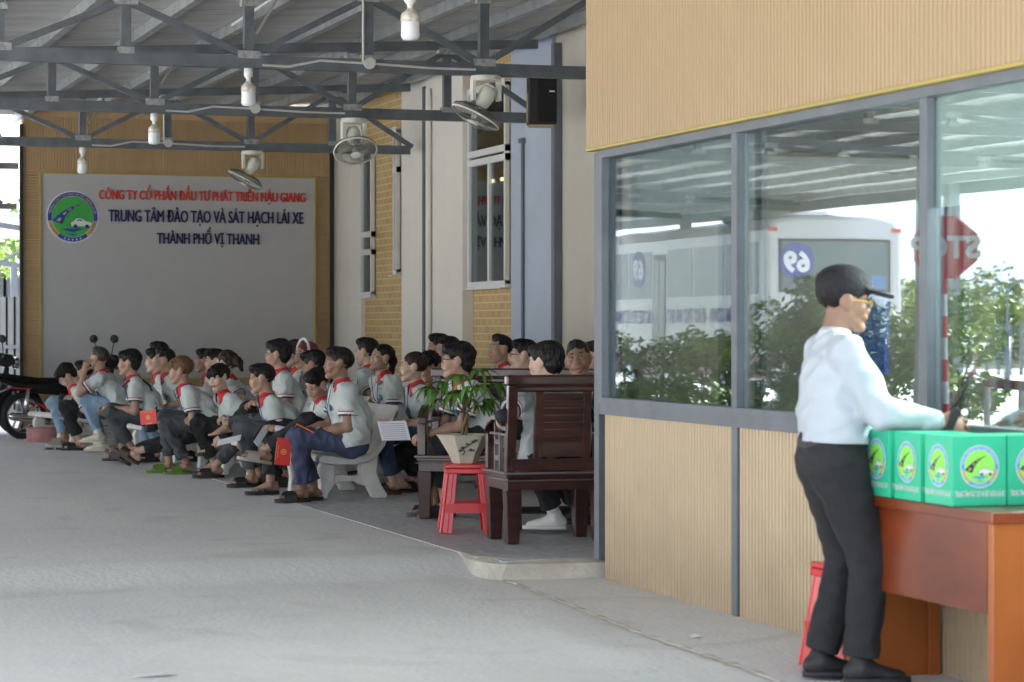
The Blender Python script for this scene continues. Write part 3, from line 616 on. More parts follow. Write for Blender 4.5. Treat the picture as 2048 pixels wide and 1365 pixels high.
# ============================================================ furniture on the porch
PZ = .104
m_cb = M('white bench concrete', (.62, .61, .58), .75, var=.10, vs=9, bump=.3, bs=50)
def concrete_bench(X0, Y0, rz, label, length=1.25):
    t_ = thing('concrete_bench', label, 'bench', (X0, Y0, PZ), rz, 'white concrete benches on the porch')
    # side profile in (x,z): x grows to the backrest
    top = [(-.03, .325), (0, .345), (.06, .34), (.16, .325), (.26, .325), (.36, .345), (.43, .39), (.475, .46), (.505, .55), (.535, .64), (.575, .70), (.60, .725)]
    bot = [(.615, .70), (.585, .665), (.56, .60), (.53, .50), (.495, .41), (.44, .335), (.36, .29), (.26, .268), (.12, .270), (0, .285), (-.03, .29)]
    g = MB(); g.prism(top+bot, (0, 0, 0), (1, 0, 0), (0, 0, 1), (0, 1, 0), length); g.build('seat_shell', m_cb, t_, bevel=.012)
    leg = [(.0, 0), (.065, 0), (.075, .05), (.12, .11), (.16, .14), (.30, .15), (.38, .13), (.42, .04), (.44, .0), (.54, .0), (.545, .03), (.50, .09), (.47, .16), (.455, .24), (.47, .34), (.44, .325), (.36, .285), (.26, .265), (.12, .266), (.02, .28), (.045, .20), (.035, .10)]
    hole = [(.12, .19), (.33, .19), (.32, .235), (.13, .235)]
    for y in (.10, length-.20):
        g = MB()
        fl = [(.02, .28), (-.005, .22), (.012, .12), (0, 0), (.065, 0), (.07, .045), (.115, .10), (.125, .26)]
        bl = [(.33, .28), (.32, .11), (.385, .09), (.43, .0), (.54, 0), (.545, .025), (.495, .10), (.455, .20), (.475, .36), (.40, .31)]
        br_ = [(.11, .10), (.17, .13), (.28, .13), (.335, .10), (.335, .185), (.25, .175), (.18, .185), (.11, .185)]
        for p_, w_ in ((fl, .10), (bl, .10), (br_, .07)): g.prism(p_, (0, y+(.1-w_)/2, 0), (1, 0, 0), (0, 0, 1), (0, 1, 0), w_)
        g.build('leg', m_cb, t_, bevel=.01)
    return t_
def at(px, py, dz=PZ):
    d = (CAMZ-dz)*FPX/(py-HY); return W(px, py, d)
b1 = at(643, 1000); concrete_bench(b1[0], b1[1]-.05, R(1), 'white concrete bench nearest the dark wooden furniture, side fully in view')
for px, py, rz, l_ in ((502, 964, 2, 'second white concrete bench of the front row, counted from the wooden chairs'), (404, 939, 4, 'white concrete bench under the brown haired man in green slippers'),
                       (326, 925, 6, 'white concrete bench under the man with a dark shoulder strap'), (196, 902, 8, 'white concrete bench behind the cream sneakers'), (122, 890, 9, 'white concrete bench at the far end beside the motorbike')):
    q = at(px, py); concrete_bench(q[0], q[1], R(rz), l_)
for X_, Y_, l_ in ((5.45, 20.0, 'white concrete bench of the second row under the woman in blue jeans'), (5.75, 21.6, 'white concrete bench of the second row under the woman looking up'), (4.95, 21.2, 'white concrete bench under the pink haired woman'), (4.98, 23.0, 'white concrete bench under the tall man in glasses'), (4.75, 25.0, 'white concrete bench hidden behind the two men peering left'), (6.4, 19.1, 'white concrete bench behind the dark wooden settee')):
    concrete_bench(X_, Y_, R(2), l_)
m_wood = M('dark red wood', (.040, .012, .010), .28, var=.55, vs=3, stretch=(1, 1, 6), coat=.35)
m_woodl = M('worn wood edge', (.13, .10, .10), .35, var=.3, vs=8, coat=.3)
def wood_seat(name, label, cat, loc, rz, w, panels):      # back along x at y=0, seat towards -y
    t_ = thing(name, label, cat, loc, rz)
    dp = .50
    def leg(x, y, top):
        g = MB(); g.bar((x, y, 0), (x, y, top), .075, .075, 0, (0, 1, 0), .10, .10); return g.build('leg', m_wood, t_, bevel=.006)
    for x in (.05, w-.05): leg(x, -dp+.05, .33); leg(x, -.05, .33)
    g = MB(); g.box((0, -dp-.02, .40), (w, .0, .425)); g.build('seat_board', m_wood, t_, bevel=.006)
    g = MB(); g.box((0.01, -dp, .33), (w-.01, .0, .398)); g.build('apron', m_wood, t_)
    g = MB(); g.box((-.015, -dp-.035, .425), (w+.015, .01, .44)); g.box((-.01, -dp-.03, .385), (w+.01, .005, .392)); g.build('moulding', m_woodl, t_, bevel=.004)
    for s_, x in (('L', .03), ('R', w-.03)):
        g = MB(); g.box((x-.03, -dp+.0, .44), (x+.03, -dp+.055, .66)); g.box((x-.03, -.06, .44), (x+.03, 0, .68))
        n = 10; P = []
        for i in range(n+1):
            a = i/n; P.append((-dp+a*dp, .665+.085*math.sin(math.pi*min(1, a*1.15))**.8 if a < .87 else .69))
        Q = [(y, z+.035) for y, z in P][::-1]
        g.prism(P+Q, (x-.035, 0, 0), (0, 1, 0), (0, 0, 1), (1, 0, 0), .07); ar = g.build('armrest', m_wood, t_, bevel=.006)
        g = MB()
        for y in (-.34, -.23): g.box((x-.012, y-.012, .44), (x+.012, y+.012, .735))
        g.box((x-.012, -.34, .60), (x+.012, -.23, .63)); g.box((x-.012, -.34, .50), (x+.012, -.23, .53)); g.box((x-.014, -dp+.055, .66), (x+.014, -.06, .672)); g.build('spindle', m_woodl, ar)
    for x in (.03, w-.03):
        g = MB(); g.bar((x, -.03, .425), (x, .03, .99), .06, .05, 0, (0, 1, 0)); g.build('back_post', m_wood, t_, bevel=.005)
    g = MB(); g.box((-.015, .0, .97), (w+.015, .065, 1.035)); g.box((.03, .005, .93), (w-.03, .05, .969)); g.build('top_rail', m_wood, t_, bevel=.012)
    g = MB(); g.box((.03, -.02, .45), (w-.03, .02, .52)); g.build('lower_rail', m_wood, t_)
    for x0, x1 in panels:
        g = MB(); g.bar((x0+.02, -.01, .52), (x0+.02, .025, .93), .05, .03, 0, (0, 1, 0)); g.bar((x1-.02, -.01, .52), (x1-.02, .025, .93), .05, .03, 0, (0, 1, 0))
        n = 9
        for i in range(n):
            z = .53+.4*i/n; g.bar(((x0+x1)/2, -.005+.035*i/n, z), ((x0+x1)/2, -.005+.035*(i+.78)/n, z+.4/n*.80), x1-x0-.08, .016, 0, (0, 1, 0))
        g.box((x0+.03, .002, .53), (x1-.03, .010, .92)); g.build('back_panel', m_wood, t_, bevel=.002)
    return t_
q = W(1022, 1091, 15.25)
# wooden armchair facing away; its left arm at the left
wood_seat('wooden_armchair', 'dark red wooden armchair with its louvred back to the camera, beside the red stool', 'armchair', (4.655+.66*math.cos(R(-2)), 14.50, PZ), R(180-2), .66, [(.13, .48)])
# wooden settee facing the camera and left
th_ = math.atan2(-.475, .88)
wood_seat('wooden_settee', 'long dark red wooden settee under the man in glasses reading a paper', 'settee', (4.93, 17.1, PZ), th_, 1.45, [(.22, .58), (.82, 1.18)])
# dark low table between them
t_ = thing('tea_table', 'low black tea table half hidden behind the wooden armchair', 'table', (5.35, 15.75, PZ), R(-10))
g = MB(); g.box((-.3, -.25, .36), (.5, .25, .40)); g.build('tabletop', m_wood, t_, bevel=.005)
for x in (-.25, .45):
    for y in (-.2, .2): g = MB(); g.box((x-.03, y-.03, 0), (x+.03, y+.03, .36)); g.build('leg', m_wood, t_)
g = MB(); g.box((-.26, -.2, .10), (.46, .2, .12)); g.build('shelf', m_blk, t_)
# red plastic stool
m_rp = M('red plastic', (.62, .025, .03), .28, var=.03, coat=.2)
def stool(label, loc, rz=0):
    t_ = thing('plastic_stool', label, 'stool', loc, rz, 'red plastic stools')
    h = .44; a, b_ = .135, .175
    g = MB(); g.box((-a-.01, -a-.01, h-.025), (a+.01, a+.01, h)); g.box((-a-.012, -a-.012, h-.06), (a+.012, -a+.0, h-.026)); g.box((-a-.012, a, h-.06), (a+.012, a+.012, h-.026)); g.box((-a-.012, -a, h-.06), (-a, a, h-.026)); g.box((a, -a, h-.06), (a+.012, a, h-.026)); g.build('seat', m_rp, t_, bevel=.008)
    for sx in (-1, 1):
        for sy in (-1, 1):
            g = MB()
            T = V(sx*(a-.01), sy*(a-.01), h-.03); B = V(sx*b_, sy*b_, 0)
            g.bar(T+V(-sx*.03, 0, 0), B+V(-sx*.035, 0, 0), .06, .012, 0, (0, 1, 0), .075, .012)
            g.bar(T+V(0, -sy*.03, 0), B+V(0, -sy*.035, 0), .012, .06, 0, (0, 1, 0), .012, .075)
            g.tube([T, B], .012, 0, 8); g.tube([T+V(-sx*.035, sy*.004, 0), B+V(-sx*.04, sy*.004, 0)], .006, 0, 6)
            g.build('leg', m_rp, t_, bevel=.003)
    k = a+(b_-a)*.62
    g = MB()
    for s_ in (-1, 1): g.box((-k, s_*k-.006, .13), (k, s_*k+.006, .19)); g.box((s_*k-.006, -k, .132), (s_*k+.006, k, .188))
    g.build('brace', m_rp, t_)
    return t_
q = at(940, 1066); stool('red plastic stool carrying the potted plant beside the wooden armchair', (q[0]+.02, q[1]+.14, PZ), R(-14))
SQ = V(q[0]+.02, q[1]+.14, PZ+.44)
q2 = W(1716, 1330, 10.5); stool('red plastic stool half hidden behind the legs of the standing man', (q2[0], q2[1], 0), R(6))
# plant pot
m_pot = M('cream glazed pot', (.52, .48, .38), .4, var=.12, vs=10); m_ink = M('pot painting', (.05, .07, .03), .6); m_soil = M('soil', (.04, .03, .02), .9)
t_ = thing('plant_pot', 'cream six sided plant pot painted with a pine branch, standing on the red stool', 'pot', (SQ[0]-.02, SQ[1]-.02, SQ[2]), R(-8))
g = MB(); n = 6; lv = [(.075, 0), (.085, .01), (.10, .05), (.175, .175), (.19, .19), (.175, .192), (.165, .17)]; v = []
for r_, z in lv: v += [(r_*math.cos(R(60*k)), r_*math.sin(R(60*k)), z) for k in range(n)]
g.add(v, [(i*n+k, i*n+(k+1) % n, (i+1)*n+(k+1) % n, (i+1)*n+k) for i in range(len(lv)-1) for k in range(n)]+[tuple(range(n))[::-1]]); g.build('body', m_pot, t_, bevel=.004)
g = MB(); g.prism([(.16*math.cos(R(60*k)), .16*math.sin(R(60*k))) for k in range(6)], (0, 0, .15), (1, 0, 0), (0, 1, 0), (0, 0, 1), .012); g.build('soil', m_soil, t_)
g = MB(); rd = random.Random(3)     # painted pine on the face towards -y
def pf(x, z): return V(x, -(.087+(z-.05)*.60)*.995-.003, z)
cl = [pf(-.03, .06), pf(-.015, .08), pf(-.03, .10), pf(-.005, .12), pf(.02, .135), pf(.045, .15)]
for i in range(5): g.tube([cl[i], cl[i+1]], .0035, 0, 5)
for cx, cz in ((.03, .145), (.05, .15), (.0, .13), (-.03, .105), (.02, .09), (.035, .085), (-.045, .085)):
    for k in range(9):
        a = rd.uniform(0, math.pi); c_ = pf(cx+rd.uniform(-.012, .012), cz+rd.uniform(-.006, .006)); e_ = pf(cx+.016*math.cos(a), cz+.013*math.sin(a)); g.tube([c_, e_], .0018, 0, 4)
g.build('painting', m_ink, t_)
m_leaf = M('money tree leaf', (.055, .16, .022), .4, var=.45, vs=6, ramp=(.12, .27, .04)); m_stem = M('brown stem', (.16, .11, .06), .8)
pl_ = thing('money_tree', 'young money tree with braided stem and drooping fingered leaves in the cream pot', 'plant', (SQ[0]-.02, SQ[1]-.02, SQ[2]+.16))
g = MB()
for k in range(3): g.tube([(.014*math.cos(k*2.09+z*22)+.01*z, .014*math.sin(k*2.09+z*22), z) for z in np.linspace(-.02, .17, 14)], .0105, 0, 7)
rd = random.Random(11); tips = []
for k in range(15):
    a = k*2.4+rd.uniform(-.3, .3); el = rd.uniform(.15, 1.2); ln = rd.uniform(.12, .30)
    d = V(math.cos(a)*math.cos(el), math.sin(a)*math.cos(el), math.sin(el)); b0 = V(0, 0, .15+.015*(k % 4)); e_ = b0+d*ln+V(0, 0, .015)
    g.tube([b0, (b0+e_)/2+V(0, 0, .02), e_], [.004, .003, .0025], 0, 5); tips.append((e_, d))
g.build('stem', m_stem, pl_, True)
g = MB()
for e_, d in tips:
    h = nrm(V(d[0], d[1], 0)+V(rd.uniform(-.1, .1), rd.uniform(-.1, .1), 0)); s_ = np.cross((0, 0, 1), h)
    for j in range(6):
        a = (j-2.5)*.62; dr = h*math.cos(a)+s_*math.sin(a); ln = (.155-.013*abs(j-2.5))*rd.uniform(.8, 1.15); wd = .020*rd.uniform(.85, 1.15)
        droop = rd.uniform(.4, 1.2); sd_ = np.cross((0, 0, 1), dr); P = []
        for q in range(6):
            tq = q/5; c_ = e_+dr*ln*tq*(1-.25*droop*tq)+V(0, 0, .02*tq-droop*.14*tq*tq); wq = wd*math.sin(math.pi*(.06+.94*tq)**.8)**.9 if q < 5 else .001
            P += [c_-sd_*wq+V(0, 0, .006), c_, c_+sd_*wq+V(0, 0, .006)]
        g.add(P, [(3*q+i, 3*q+i+1, 3*q+4+i, 3*q+3+i) for q in range(5) for i in (0, 1)])
g.build('leaves', m_leaf, pl_, True)
# ------------------------------------------------------------ desk and boxes in front of the booth
m_desk = M('orange brown wood', (.40, .10, .018), .3, var=.35, vs=2.2, stretch=(1, 1, .35), coat=.25, ramp=(.52, .16, .03)); m_deskd = M('desk side wood', (.19, .035, .010), .28, var=.4, vs=2.2, stretch=(1, .6, 1.5), coat=.25, ramp=(.30, .06, .016))
DY0, DY1, DX0, DX1 = 8.08, 9.30, 4.44, 4.84
t_ = thing('desk', 'orange brown varnished wooden desk standing against the booth', 'desk', (DX0, DY0, 0))
w_, l_ = DX1-DX0, DY1-DY0
g = MB(); g.box((-.02, -.03, .72), (w_, l_+.02, .76)); g.build('desktop', m_deskd, t_, bevel=.004)
g = MB(); g.box((0, .043, .385), (.02, l_-.03, .718)); g.build('modesty_panel', m_deskd, t_)
g = MB(); g.box((0, 0, 0), (w_-.0, .04, .718)); g.build('side_panel', m_desk, t_, bevel=.003)
g = MB(); g.box((0.0, l_-.03, 0), (w_-.05, 0+l_, .718)); g.box((w_-.05, l_-.05, 0), (w_, l_, .718)); g.box((-.004, l_-.045, 0), (.03, l_+.003, .6)); g.build('side_panel', m_desk, t_, bevel=.003)
m_box = M('green box card', (.03, .50, .28), .42, var=.03); m_boxd = M('box text strip', (.55, .75, .62), .5)
PE = [M('pale emblem rim', (.05, .28, .62), .5), M('pale emblem blue', (.06, .30, .66), .5), M('pale emblem green', (.26, .78, .10), .5), m_emb_y, m_navy, m_red]
PE2 = [m_emb_w]+PE[1:]
labs = {}
def gbox(x, y, lab, i):
    b_ = thing('green_box', lab, 'box', (x, y, .762), R(random.uniform(-1, 1)), 'green emblem boxes on the desk')
    s = .224; h = .262
    g = MB(); g.box((0, 0, 0), (s, s, h)); g.box((-.002, -.002, h-.075), (s*.0+.001, .012, h+.001)); g.build('carton', m_box, b_, bevel=.003)
    for (o, ux) in (((s/2, -.0015, h*.56), V(1, 0, 0)), ((-.0015, s/2, h*.56), V(0, -1, 0))):
        emblem('emblem', b_, o, ux, V(0, 0, 1), .080, .0005, True, PE2)
        v, f = text_geo('TRUNG TÂM ĐÀO TẠO VÀ SÁT HẠCH LÁI XE', 1, 0, .02); v[:, 0] = (v[:, 0]/v[:, 0].max()-.5)*.205; v[:, 1] = v[:, 1]*.030; v[:, 2] = .0012
        g = MB(); g.add(put(v, np.array(o, float)-V(0, 0, h*.56-.035), ux, V(0, 0, 1)), f); g.build('lettering', m_emb_w, b_)
gbox(4.425, 8.36, 'green box at the near corner of the row, two of its emblems in view', 0)
gbox(4.425, 8.62, 'green box second from the near corner of the row along the desk', 1)
gbox(4.425, 8.88, 'green box beside the standing man, third along the desk', 2)
gbox(4.425, 9.11, 'green box mostly hidden behind the shirt of the standing man', 3)
gbox(4.655, 8.355, 'green box pushed against the booth window at the right edge', 4)
# ------------------------------------------------------------ motorbikes
m_bk = M('black bike plastic', (.009, .009, .010), .55, spec=.25); m_chrome = M('chrome', (.55, .56, .58), .22, .95, var=.1); m_tyre = M('tyre', (.02, .02, .022), .85, bump=.5, bs=80); m_seat = M('bike seat', (.008, .008, .008), .75, spec=.2)
m_bred = M('red decal', (.6, .03, .02), .4); m_rub = m_dark
def bike(label, loc, rz):
    t_ = thing('parked_motorbike', label, 'motorbike', loc, rz, 'motorbikes parked by the end wall')
    rw, WB = .285, 1.24
    for nm, x in (('rear_wheel', 0), ('front_wheel', WB)):
        g = MB(); n = 36
        g.tube([(x+(rw-.035)*math.cos(a), 0, rw+(rw-.035)*math.sin(a)) for a in np.linspace(0, 2*math.pi, n+1)], .038, 0, 8, False); wh = g.build(nm, m_tyre, t_, True)
        g = MB(); g.tube([(x+(rw-.072)*math.cos(a), 0, rw+(rw-.072)*math.sin(a)) for a in np.linspace(0, 2*math.pi, n+1)], .016, 0, 6, False)
        for k in range(5):
            a = k*2*math.pi/5+.3; g.bar((x+.03*math.cos(a), 0, rw+.03*math.sin(a)), (x+.2*math.cos(a+.25), 0, rw+.2*math.sin(a+.25)), .03, .035, 0, (0, 1, 0))
        g.lathe([(0, -.05), (.06, -.05), (.06, .05), (0, .05)], (x, 0, rw), 16, 0, axis=(0, 1, 0)); g.build('rim', m_chrome, wh)
    g = MB(); P = [(-.33, .80), (-.12, .775), (.15, .74), (.40, .735), (.62, .70), (.66, .66), (.5, .66), (.1, .675), (-.2, .70), (-.34, .76)]
    g.prism(P, (0, -.11, 0), (1, 0, 0), (0, 0, 1), (0, 1, 0), .22); g.build('seat', m_seat, t_, bevel=.03)
    g = MB(); P = [(-.44, .76), (-.2, .70), (.1, .675), (.55, .655), (.62, .56), (.45, .52), (.15, .55), (-.12, .63), (-.40, .72)]
    g.prism(P, (0, -.10, 0), (1, 0, 0), (0, 0, 1), (0, 1, 0), .20); P = [(.5, .6), (.62, .64), (.80, .42), (1.0, .60), (1.06, .86), (1.12, .84), (1.06, .5), (.9, .26), (.62, .26)]
    g.prism(P, (0, -.12, 0), (1, 0, 0), (0, 0, 1), (0, 1, 0), .24); g.prism([(.95, .88), (1.1, .84), (1.2, .9), (1.16, 1.0), (1.0, 1.03)], (0, -.13, 0), (1, 0, 0), (0, 0, 1), (0, 1, 0), .26)
    g.prism([(-.34, .56), (-.15, .625), (.1, .60), (.05, .565), (-.12, .59), (-.30, .53), (-.38, .40), (-.41, .41), (-.39, .49)], (0, -.07, 0), (1, 0, 0), (0, 0, 1), (0, 1, 0), .14)
    g.build('body_panels', m_bk, t_, bevel=.02)
    for s_ in (-1, 1):
        g = MB(); g.prism([(-.20, .625), (.05, .612), (.05, .60), (-.20, .613)], (0, s_*.104, 0), (1, 0, 0), (0, 0, 1), (0, s_, 0), .004); g.build('decal', m_bred, t_); g = MB(); g.prism([(.10, .44), (.38, .38), (.40, .34), (.25, .335)], (0, s_*.13, 0), (1, 0, 0), (0, 0, 1), (0, s_, 0), .006); g.build('decal', m_bred, t_)
        g = MB(); g.tube([(0, s_*.12, rw+.02), (-.02, s_*.12, .42), (-.0, s_*.115, .60)], [.024, .034, .028], 0, 10); g.tube([(0, s_*.11, rw), (.42, s_*.09, .31)], .022, 0, 8); g.build('shock_absorber', m_chrome, t_, True)
    g = MB(); g.tube([(.62, -.12, .22), (.35, -.16, .19), (.2, -.17, .22)], .02, 0, 8); g.tube([(.25, -.17, .215), (.1, -.17, .25), (-.22, -.175, .285), (-.26, -.175, .29)], [.035, .052, .05, .03], 0, 12); g.build('exhaust', m_chrome, t_, True)
    g = MB(); g.box((.40, -.13, .20), (.72, .13, .38)); g.tube([(.5, -.2, .25), (.5, .2, .25)], .05, 0, 12); g.tube([(.42, -.25, .23), (.42, .25, .23)], .015, 0, 8); g.bar((.3, -.1, .25), (.12, -.22, .02), .02, .02); g.build('engine', M('engine metal', (.07, .07, .075), .45, .6), t_, bevel=.02)
    g = MB()
    for s_ in (-1, 1): g.tube([(WB, s_*.07, rw), (WB-.10, s_*.07, .62), (WB-.17, s_*.05, .85)], .022, 0, 8)
    g.build('fork', m_chrome, t_, True)
    g = MB(); g.tube([(WB+.26*math.cos(a), 0, rw+.30*math.sin(a)) for a in np.linspace(.2, 2.6, 12)], .045, 0, 8); g.build('front_mudguard', m_bk, t_, True)
    g = MB(); g.tube([(1.02, -.33, .96), (1.05, -.15, 1.0), (1.05, .15, 1.0), (1.02, .33, .96)], .014, 0, 8); g.tube([(1.03, -.36, .955), (1.04, -.24, .975)], .02, 0, 8); g.tube([(1.03, .36, .955), (1.04, .24, .975)], .02, 0, 8); g.build('handlebar', m_rub, t_, True)
    for s_ in (-1, 1):
        g = MB(); g.tube([(1.04, s_*.2, .99), (1.04, s_*.24, 1.10), (1.03, s_*.30, 1.17)], .006, 0, 6); g.lathe([(0, -.012), (.045, -.012), (.052, 0), (.045, .014), (0, .02)], (1.03, s_*.31, 1.20), 18, 0, axis=(.5, 1, .1)); g.build('mirror', m_rub, t_, True)
    g = MB(); g.lathe([(0, .05), (.05, .045), (.075, .02), (.075, -.04), (0, -.06)], (1.20, 0, .90), 18, 0, axis=(1, 0, 0)); g.build('headlight', m_chrome, t_, True)
    g = MB(); g.box((-.45, -.05, .66), (-.41, .05, .74)); g.build('tail_light', m_bred, t_, bevel=.01)
    return t_
q = W(48, 880, 29.9)
bk = bike('black motorbike with red stripes parked at the far left, rear wheel towards the road', (q[0], q[1], .088), AZ*-1+R(33))
bk2 = copy_thing(bk, (q[0]-1.15, q[1]+1.3, .088), -AZ+R(12), 'second black motorbike, only its chrome front showing at the left edge')
for ch in bk2.children: pass
# broken round planter base beside the motorbike
m_pink = M('pink cement', (.42, .20, .20), .85, var=.2, vs=8, bump=.4)
q = W(88, 880, 29.2); t_ = thing('round_planter', 'low round pink cement planter on the ground beside the motorbike', 'planter', (q[0], q[1], .085))
g = MB(); g.lathe([(0, 0), (.23, 0), (.225, .03), (.20, .05), (.205, .15), (.215, .17), (.195, .185), (.17, .15), (0, .12)], n=28); g.build('bowl', m_pink, t_, True)
# dropped petals and litter
q = W(98, 914, 27.3); g = MB(); rd = random.Random(5)
for k in range(12): g.tube([V(rd.uniform(-.06, .06), rd.uniform(-.05, .05), .003), V(rd.uniform(-.06, .06), rd.uniform(-.05, .05), rd.uniform(.01, .035))], [.012, .004], 0, 5)
o = g.build('dried_flower', M('dark red petals', (.12, .03, .03), .8), None, True); o.location = (q[0], q[1], .088); tag(o, 'small dark red dried flower lying on the concrete near the far feet', 'flower')
for px, py, lb in ((310, 1353, 'scrap of white paper lying on the concrete at the bottom left'), (1392, 1275, 'small white scrap on the concrete in front of the booth panel')):
    d = CAMZ*FPX/(py-HY); q = W(px, py, d); g = MB(); s_ = .10 if px < 400 else .03
    v = [(-s_, -.03, .004), (s_*.3, -.045, .012), (s_, 0, .005), (s_*.4, .04, .014), (-s_*.6, .035, .006)]
    v2 = [(a, b_, c_-.0015) for a, b_, c_ in v]; g.add(v+v2, [(0, 1, 2, 3, 4), (9, 8, 7, 6, 5)]+[(i, (i+1) % 5, 5+(i+1) % 5, 5+i) for i in range(5)]); o = g.build('paper_scrap', m_plast); o.location = (q[0], q[1], 0); tag(o, lb, 'paper')
# ============================================================ outside: what the booth windows mirror and what shows past the end wall
m_busw = M('bus white paint', (.50, .50, .52), .25, coat=.4, var=.02); m_busg = M('bus glass', (.12, .15, .16), .12, spec=.8, var=.15, vs=1); m_bumb = M('blue disc', (.06, .07, .32), .4); m_seatb = M('blue seat', (.12, .22, .42), .7); m_seato = M('orange seat top', (.5, .25, .1), .7)
MX = lambda Xv: 2*BX-Xv        # mirror in the booth wall
def mir(px, py, d): q = W(px, py, d); return V(MX(q[0]), q[1], q[2])
rc = mir(1528, 655, 40.0); rr_ = mir(1770, 655, 42.0); fr = mir(1238, 655, 47.5)
# bus local frame: x along body forward, y across
ax_f = nrm(V(fr[0]-rc[0], fr[1]-rc[1], 0)); ax_r = nrm(V(rr_[0]-rc[0], rr_[1]-rc[1], 0))
ang = math.atan2(ax_f[1], ax_f[0]); sgn = 1 if np.cross(ax_f, ax_r)[2] > 0 else -1
bus = thing('bus', 'white driving school bus with blue lettering, rear window numbered 69, reflected in the booth windows', 'bus', (rc[0], rc[1], 0), ang)
BL, BWd = 8.6, 2.35
def y_(v): return v*sgn
g = MB(); prof = [(0, .45), (0, 3.0), (.15, 3.18), (.5, 3.25), (BWd-.5, 3.25), (BWd-.15, 3.18), (BWd, 3.0), (BWd, .45)]
g.prism([(a, b_) for a, b_ in prof], (0, 0, 0), (0, sgn, 0), (0, 0, 1), (1, 0, 0), BL); bd = g.build('body', m_busw, bus, bevel=.08)
g = MB(); g.box((2.0, min(y_(.5), y_(1.9)), 3.25), (3.6, max(y_(.5), y_(1.9)), 3.42)); g.build('roof_unit', m_busw, bus, bevel=.06)
m_bh = M('window rubber', (.03, .03, .035), .4)
g = MB(); g.box((-.012, min(y_(.22), y_(BWd-.22)), 1.98), (.0-.002, max(y_(.22), y_(BWd-.22)), 2.86)); rwn = g.build('rear_window', m_bh, bus)
g = MB(); g.box((-.016, min(y_(.27), y_(BWd-.27)), 2.02), (-.013, max(y_(.27), y_(BWd-.27)), 2.82)); g.build('pane', m_busg, rwn)
g = MB()
for k in range(3): g.box((-.019, min(y_(.85+k*.42), y_(1.2+k*.42)), 2.03), (-.017, max(y_(.85+k*.42), y_(1.2+k*.42)), 2.26))
g.build('seat_backs', m_seatb, rwn)
def bus_text(txt, x0, x1, z, h, face, mat, nm, bold=.02):
    v, f = text_geo(txt, 1, 0, bold); v[:, 0] = (v[:, 0]-v[:, 0].min())/(v[:, 0].max()-v[:, 0].min()); v[:, 1] *= h/.7; v[:, 2] = 0
    g = MB()
    if face == 'rear':   # looking towards +x local: right-hand direction of a reader
        ux = V(0, -1, 0); o = V(-.025, 0, z)
        yy = -v[:, 0]*(x1-x0)+(x1 if sgn > 0 else -x0); P = np.column_stack([np.full(len(v), -.022), yy, v[:, 1]+z])
        g.add(P, f)
    else:                # side wall at y=0, outward normal -sgn*y ; reader's right = +x if outward is -y
        xx = v[:, 0]*(x1-x0)+x0 if sgn > 0 else x1-v[:, 0]*(x1-x0)
        P = np.column_stack([xx, np.full(len(v), -.010*sgn), v[:, 1]+z]); g.add(P, f)
    return g.build(nm, mat, bus)
def rd_disc(px_, pz_, r_, face, nm):
    g = MB(); P = [(r_*math.cos(a), r_*math.sin(a)) for a in np.linspace(0, 2*math.pi, 32, endpoint=False)]
    if face == 'rear': g.prism(P, (-.020, y_(px_), pz_), (0, -1, 0), (0, 0, 1), (-1, 0, 0), .003)
    else: g.prism(P, (px_, -.006*sgn, pz_), (1, 0, 0), (0, 0, 1), (0, -sgn, 0), .003)
    return g.build(nm, m_bumb, bus)
rd_disc(.52, 2.5, .30, 'rear', 'number_disc')
v, f = text_geo('69', .45, 0, .02, 'CENTER'); g = MB(); P = np.column_stack([np.full(len(v), -.0245), -v[:, 0]+y_(.52), v[:, 1]+2.5-.17]); g.add(P, f); g.build('number', m_emb_w, bus)
rd_disc(6.6, 2.5, .34, 'side', 'number_disc')
v, f = text_geo('69', .50, 0, .02, 'CENTER'); g = MB(); P = np.column_stack([v[:, 0]*sgn+6.6, np.full(len(v), -.0125*sgn), v[:, 1]+2.33]); g.add(P, f); g.build('number', m_emb_w, bus)
m_btx = M('bus lettering', (.03, .03, .25), .4)
bus_text('TRUNG TÂM GDNN - ĐÀO TẠO VÀ SÁT HẠCH LÁI XE TP. VỊ THANH', .4, 8.2, 1.50, .24, 'side', m_btx, 'lettering')
if sgn > 0: bus_text('SÁT HẠCH', .2, 1.9, 1.36, .18, 'rear', m_btx, 'lettering')
else: bus_text('SÁT HẠCH', .2, 1.9, 1.36, .18, 'rear', m_btx, 'lettering')
for i, (a, b_) in enumerate(((.35, 1.9), (2.0, 3.5), (3.6, 5.0), (5.95, 7.1), (7.2, 8.4))):
    g = MB(); g.box((a, min(y_(-.006), y_(-.001)), 1.95), (b_, max(y_(-.006), y_(-.001)), 2.82)); g.build('side_window', m_busg, bus)
g = MB(); g.box((5.1, min(y_(-.008), y_(-.001)), .55), (5.85, max(y_(-.008), y_(-.001)), 2.75)); dr = g.build('door', m_bh, bus)
g = MB(); g.box((5.16, min(y_(-.012), y_(-.009)), 1.2), (5.45, max(y_(-.012), y_(-.009)), 2.65)); g.box((5.50, min(y_(-.012), y_(-.009)), 1.2), (5.79, max(y_(-.012), y_(-.009)), 2.65)); g.build('pane', m_busg, dr)
g = MB(); g.box((0.02, min(y_(-.004), y_(-.001)), .6), (BL-.1, max(y_(-.004), y_(-.001)), .95)); g.build('red_stripe', M('dark red stripe', (.22, .02, .04), .4), bus)
